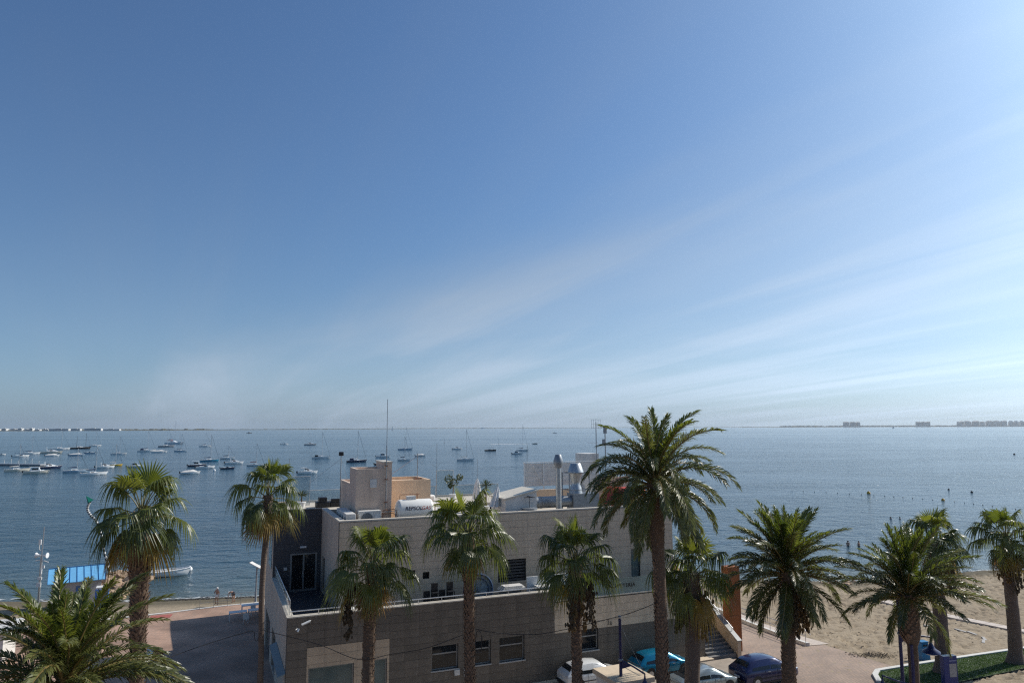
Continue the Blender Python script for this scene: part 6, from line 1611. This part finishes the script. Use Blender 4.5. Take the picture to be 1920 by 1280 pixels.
box('awning', (-8.0, -2.6, 3.6), (-3.0, 2.6, 3.75), M_canvas_red, t); box('awning', (-6.5, -1.5, 4.4), (-2.2, 1.5, 4.9), M_canvas_red, t)
mb = MB(); mb.tube([(1.0, 0, 3), (1.0, 0, 26)], [.14, .1], 6); mb.build('mast', M_alu, t)
mb = MB(); mb.tube([(1, 0, 25), (8.2, 0, 2.0)], .06, 4); mb.tube([(1, 0, 25), (-4.5, 3.3, 1.8)], .025, 4); mb.tube([(1, 0, 25), (-4.5, -3.3, 1.8)], .025, 4); mb.tube([(1, 0, 5), (-5.5, 0, 5.2)], .12, 5); mb.build('rigging', M_wire, t)
S_('small sloop with dark sail cover below and right of the catamaran', -252.7, 545.7, 8.6, 13.8, 2, M_hull_pale, M_canvas_blue)
S_('white sloop standing alone right of the catamaran', -293.0, 682.7, 10.2, 13.7, 4, M_hull, M_canvas_blue)
S_('white sloop with a turquoise hull and bright blue sail cover', -161.9, 383.5, 9.0, 14.4, 8, M_hull_turq, M_canvas_blue)
S_('short-masted white sloop right of the turquoise one', -163.7, 412.3, 7.5, 7.6, 0, M_hull, M_canvas_blue)
Mo('dark-hulled cabin boat with a flat awning below the turquoise sloop', -146.7, 333.7, 7.4, 4, M_hull_blue, 'cabin', M_canvas_blue)
Mo('low white launch partly behind the dark cabin boat', -136.0, 318.1, 7.6, 10, M_hull, 'open')
Mo('speedboat under a white tarpaulin with black outboard', -125.4, 279.8, 6.8, 6, M_hull, 'tarp')
Mo('white motor cruiser beside the short-masted sloop', -138.5, 357.2, 8.3, 8, M_hull, 'cruiser')
Mo('small navy blue boat with white top, below the white cruiser', -123.5, 311.4, 5.5, 0, M_hull_blue, 'open')
S_('white sloop with brown sail cover left of the slender corner palm', -120.5, 336.6, 7.4, 10.7, 0, M_hull, M_canvas_red)
Mo('distant dark workboat near the horizon left of centre', -849, 2306, 16, 0, M_hull_dark, 'cabin')
Mo('small distant white boat with dark driver frame', -241.4, 758.3, 7.6, 12, M_hull, 'open', M_dark)
Mo('distant grey motor yacht right of the small white boat', -206.7, 731.5, 11.6, 8, M_hull_grey, 'cruiser')
S_('white sloop with a dark spray hood above the left roof corner', -110.9, 415.2, 9.9, 15.7, 0, M_hull, None, M_dark)
S_('dark-hulled sloop with a white deck left of the tall antenna mast', -80.3, 369.4, 9.8, 16.2, 10, M_hull_blue, M_white_old, M_canvas_blue)
Mo('white flybridge motor cruiser above the left roof corner', -79.6, 279.1, 7.4, 14, M_hull, 'cruiser', M_white_old)
Mo('white cabin boat with reddish wheelhouse behind the antenna mast', -77.0, 427.1, 8.0, 4, M_hull, 'cabin')
Mo('dark-hulled motorboat half hidden behind the stair tower', -62.2, 342.4, 7.0, 10, M_hull_blue, 'open')
S_('grey-sided sloop right of the antenna mast, farther one', -84.9, 566.3, 11.0, 18.1, 4, M_hull_pale, None)
S_('white sloop with a blue sail cover right of the antenna mast, nearer one', -58.3, 385.3, 6.5, 13.0, 3, M_hull, M_canvas_blue)
Mo('white open boat above the television aerial', -56.6, 440.9, 6.2, 5, M_hull, 'tarp')
Mo('white motorboat heeling on its own in the middle of the bay', -44.4, 575.4, 7.7, 18, M_hull, 'cruiser')
S_('bright white sloop with a tall mast in the middle of the bay', -25.2, 383.0, 8.8, 16.8, 2, M_hull, M_white_old)
Mo('dark work boat with an open pipe frame', -16.6, 534.5, 8.3, 0, M_hull_dark, 'work')
Mo('white cabin boat in front of the rightmost sloop', 2.9, 470.1, 6.8, 0, M_hull, 'cabin')
S_('rightmost moored sloop with a leaning forestay', 7.2, 532.1, 8.6, 19.4, 0, M_hull, M_canvas_blue)
Mo('tiny dark boat under way right of the rightmost sloop', 23.5, 745.1, 5.0, 10, M_hull_dark, 'open')
Mo('distant speeding motorboat trailing a white wake', 115.5, 1949.4, 11.0, 5, M_hull_grey, 'cruiser')
def sailing(label, x, y, L, h):
    t = boat_root(label, x, y, 20, 'sailboat'); hull_parts(t, L, L * .3, 1.3, M_hull, M_deck)
    mb = MB(); mb.tube([(.05 * L, 0, 1), (.05 * L, 0, h)], .12, 5); mb.build('mast', M_alu, t)
    mb = MB(); mb.loft([[(.04 * L, .3, 2.2), (-.45 * L, -.5, 2.4), (.03 * L, .1, h * .98)], [(.04 * L, .35, 2.2), (-.45 * L, -.45, 2.4), (.03 * L, .15, h * .98)]], close=True); mb.loft([[(.07 * L, 0, 2), (.5 * L, 0, 2), (.06 * L, 0, h * .9)], [(.07 * L, .06, 2), (.5 * L, .06, 2), (.06 * L, .06, h * .9)]], close=True); mb.build('sail', M_cloth_w, t)
sailing('distant yacht under white sail left of centre on the horizon', -763, 4547, 15, 24)
sailing('distant yacht under sail below the right-hand tower blocks', 2371, 4449, 12, 17)
t = thing('distant_ship', 'pale distant vessel on the horizon above the centre fan palm', 'ship', (-330, 8000, SEA), 0)
mb = MB(); mb.loft(hull(58, 9, 3.5)); mb.build('hull', M_hull_grey, t); box('superstructure', (-18, -3.5, 3.5), (6, 3.5, 10), M_hull, t); box('superstructure', (12, -2, 3.5), (22, 2, 7), M_hull, t)
# wakes: flattened foam strips behind the two boats under way
M_foam = mat('foam', (.7, .72, .72), .7, var=.2, nscale=.2)
for lab, x, y, L, w_ in (('white wake behind the tiny dark boat', 20, 745, 42, 2.5), ('white wake behind the distant speeding motorboat', 108, 1949, 60, 5)):
    mb = MB(); rr_ = random.Random(4)
    for k in range(26): f = k / 25; mb.lathe([(w_ * (.3 + .5 * f) * rr_.uniform(.6, 1.2), 0), (w_ * .2, .14)], 7, c=(x - f * L, y + rr_.uniform(-1, 1) * w_ * f, SEA + .02))
    mb.build('boat_wake', M_foam, None, kind='stuff', label=lab, cat='wake')
# rowing boat near the shore
t = thing('rowing_boat', 'white rowing boat moored close to the left shore behind the palm trunk', 'rowing boat', (-41.9, 88.2, SEA + .05), R(22))
secs = hull(5.0, 1.75, .55, .2, .8, .3); mb = MB(); mb.loft(secs); mb.build('hull', M_hull, t, smooth=True, ang=50)
mb = MB(); [mb.face([Vector(a[0]) + Vector((0, .06, -.14)), Vector(b[0]) + Vector((0, .06, -.14)), Vector(b[-1]) + Vector((0, -.06, -.14)), Vector(a[-1]) + Vector((0, -.06, -.14))]) for a, b in zip(secs, secs[1:])]; mb.build('floor', M_white_old, t)
mb = MB(); [mb.tube([tuple(r_[s]) for r_ in secs], .05, 5) for s in (0, -1)]; mb.build('gunwale', M_hull, t)
for x in (-1.4, -.1, 1.1): box('thwart', (x, -.72, .42), (x + .28, .72, .47), M_hull_grey, t)
# jetty
t = thing('floating_jetty', 'low dark concrete jetty with white posts at the far left', 'jetty', (-238.5, 345.5, SEA), R(-14))
box('deck', (-16, -1.6, .35), (16, 1.6, .95), M_hull_grey, t); box('skirt', (-15.8, -1.55, -.5), (15.8, 1.55, .348), M_hull_dark, t)
for k in range(8): mb = MB(); mb.tube([(-14 + k * 4.1, -1.3, .95), (-14 + k * 4.1, -1.3, 2.6 if k % 3 else 3.4)], .12, 6); mb.build('post', M_white_old, t)
# buoys, floats, markers
def buoy(label, x, y, r, m, cat='buoy', group=None, pole=0):
    t = thing('buoy', label, cat, (x, y, SEA), 0, group); mb = MB(); mb.lathe([(r * .3, -r * .5), (r * .9, -.1 * r), (r, r * .4), (r * .75, r), (r * .2, r * 1.35), (r * .1, r * 1.6)], 12); mb.build('float', m, t, smooth=True)
    if pole: mb = MB(); mb.tube([(0, 0, 0), (0, 0, pole)], .07, 5); mb.build('pole', M_dark, t)
buoy('yellow buoy on the swimming line, left one', 93.6, 189.9, .46, M_buoy_y); buoy('yellow buoy on the swimming line, right one', 102.3, 171.9, .38, M_buoy_y)
buoy('dark buoy beyond the swimming line, left one', 120.8, 200, .28, M_float); buoy('dark buoy beyond the swimming line, right one', 122, 191.9, .32, M_float); buoy('dark buoy far out at the right edge of the bay', 304.4, 435.4, .6, M_float)
buoy('white mooring buoy beside the rowing boat', -40.6, 91.9, .34, M_hull); buoy('white mooring buoy among the left boats', -124.3, 300.1, .5, M_hull)
buoy('thin marker pole standing in the middle of the bay, left one', -76.9, 809.5, .5, M_float, 'marker', None, 5); buoy('thin marker pole standing in the middle of the bay, right one', -14.3, 750.4, .5, M_float, 'marker', None, 5)
LP = [(75.9, 200.0), (85.4, 193.2), (93.6, 184.0), (99.1, 177.1), (104.0, 168.2), (105.9, 158.2), (108, 146)]
for (a, b), (c, d) in zip(LP, LP[1:]):
    for k in range(4):
        f = (k + .5) / 4; t = link('line_float', None, None, (a + (c - a) * f, b + (d - b) * f, SEA), 0, 'small dark float on the rope of the swimming line', 'float', 'floats of the swimming line')
        mb = MB(); mb.lathe([(.04, -.08), (.11, 0), (.11, .08), (.04, .13)], 8); mb.build('float', M_float, t)

# ------------------------------------------------------------------ buildings on the far shores
def far_block(label, x, y, w_, d, h, m, storeys, cols, group, top=0.0, name='far_building'):
    t = thing(name, label, 'building', (x, y, SEA + 1.5), 0, group)
    mb = MB(); mb.box((-w_ / 2, 0, 0), (w_ / 2, d, h)); mb.build('wall', m, t)
    mb = MB(); sh = h / storeys
    for s in range(storeys): mb.box((-w_ * .46, -.25, s * sh + sh * .3), (w_ * .46, -.02, s * sh + sh * .72))
    mb.build('window_band', M_farwin, t)
    if top: mb = MB(); mb.loft([[(-w_ * .5, 0, h + .01), (w_ * .5, 0, h + .01), (w_ * .5, d, h + .01), (-w_ * .5, d, h + .01)], [(-w_ * .22, d * .3, h + top), (w_ * .22, d * .3, h + top), (w_ * .22, d * .7, h + top), (-w_ * .22, d * .7, h + top)]], close=True); mb.build('roof', m, t)
    else: mb = MB(); mb.box((-w_ * .2, d * .3, h + .01), (w_ * .1, d * .6, h + 3)); mb.build('roof_house', m, t)
FR = 9150.0
names = ['left tower of the trio on the right-hand horizon', 'middle tower of the trio on the right-hand horizon', 'narrow right tower of the trio on the right-hand horizon']
def fx(px_, Y): return (px_ - 960) / 1330 * Y * 1.006
for (a, b, hh), lab in zip(((1574, 1584, 62), (1586.5, 1596, 62), (1598, 1604, 60)), names): far_block(lab, fx((a + b) / 2, FR), FR, (b - a) / 1330 * FR, 30, hh, M_fartower, 14, 4, 'tower blocks on the far right shore', 6)
for k in range(5): far_block(['first', 'second', 'third', 'fourth', 'fifth'][k] + ' joined tower of the crenellated block on the right-hand horizon', fx(1711.5 + k * 5, FR), FR, 4.6 / 1330 * FR, 34, 58 + 4 * ((k + 1) % 2), M_fartower, 13, 4, 'tower blocks on the far right shore', 5)
xx = 1789.5
for k in range(7): far_block('%s tower of the long wall of blocks on the right-hand horizon' % ['first', 'second', 'third', 'fourth', 'fifth', 'sixth', 'seventh'][k], fx(xx + k * 7, FR), FR + 40 * (k % 2), 6.6 / 1330 * FR, 40, 60 + 5 * (k % 3), M_fartower, 13, 4, 'tower blocks on the far right shore', 7)
for k in range(6): far_block('%s tower of the taller rounded blocks on the right-hand horizon' % ['first', 'second', 'third', 'fourth', 'fifth', 'sixth'][k], fx(1842.5 + k * 6.7, FR), FR + 30 * (k % 2), 6.2 / 1330 * FR, 40, 62 + 5 * (k % 2), M_fartower, 13, 4, 'tower blocks on the far right shore', 12)
for k, (a, b) in enumerate(((1881, 1888), (1890.5, 1897.5), (1901, 1908), (1912, 1921))): far_block('%s of the four separate towers near the right edge' % ['first', 'second', 'third', 'last'][k], fx((a + b) / 2, FR), FR, (b - a) / 1330 * FR, 32, 56, M_fartower, 12, 4, 'tower blocks on the far right shore', 18)
rf = random.Random(9); FL = 5080.0
k = 0; x = 1.0
while x < 92:
    w_ = rf.uniform(5, 11); h_ = rf.uniform(9, 20)
    far_block('%s white holiday block counted from the left on the far left shore' % ['first', 'second', 'third', 'fourth', 'fifth', 'sixth', 'seventh', 'eighth', 'ninth', 'tenth', 'eleventh', 'twelfth', 'thirteenth', 'fourteenth', 'fifteenth', 'sixteenth'][k], fx(x + w_ / 2, FL), FL + rf.uniform(0, 60), w_ / 1330 * FL * .92, 25, h_, M_farwhite, max(2, int(h_ / 3.2)), 3, 'white buildings on the far left shore'); x += w_ + rf.uniform(-.5, 1.5); k += 1
for k, (a, b, hh) in enumerate(((102, 139, 13), (143, 160, 13), (168, 199, 15), (203, 233, 10))): far_block('%s long low white terrace on the far left shore' % ['first', 'second', 'third', 'rightmost'][k], fx((a + b) / 2, FL), FL, (b - a) / 1330 * FL, 25, hh, M_farwhite, 3, 10, 'white buildings on the far left shore')

# ------------------------------------------------------------------ haze over the water
mh = bpy.data.materials.new('haze_air'); mh.use_nodes = True
n, l = mh.node_tree.nodes, mh.node_tree.links; n.clear()
out = n.new('ShaderNodeOutputMaterial'); pv = n.new('ShaderNodeVolumePrincipled')
pv.inputs['Color'].default_value = (.80, .90, 1.0, 1); pv.inputs['Density'].default_value = 3.8e-5; pv.inputs['Anisotropy'].default_value = 0.45
l.new(pv.outputs[0], out.inputs['Volume'])
HAZE = MB().box((-15500, -300, -8), (15500, 14000, 90)).build('haze', mh, None, kind='stuff', label='pale sea haze over the bay', cat='haze')
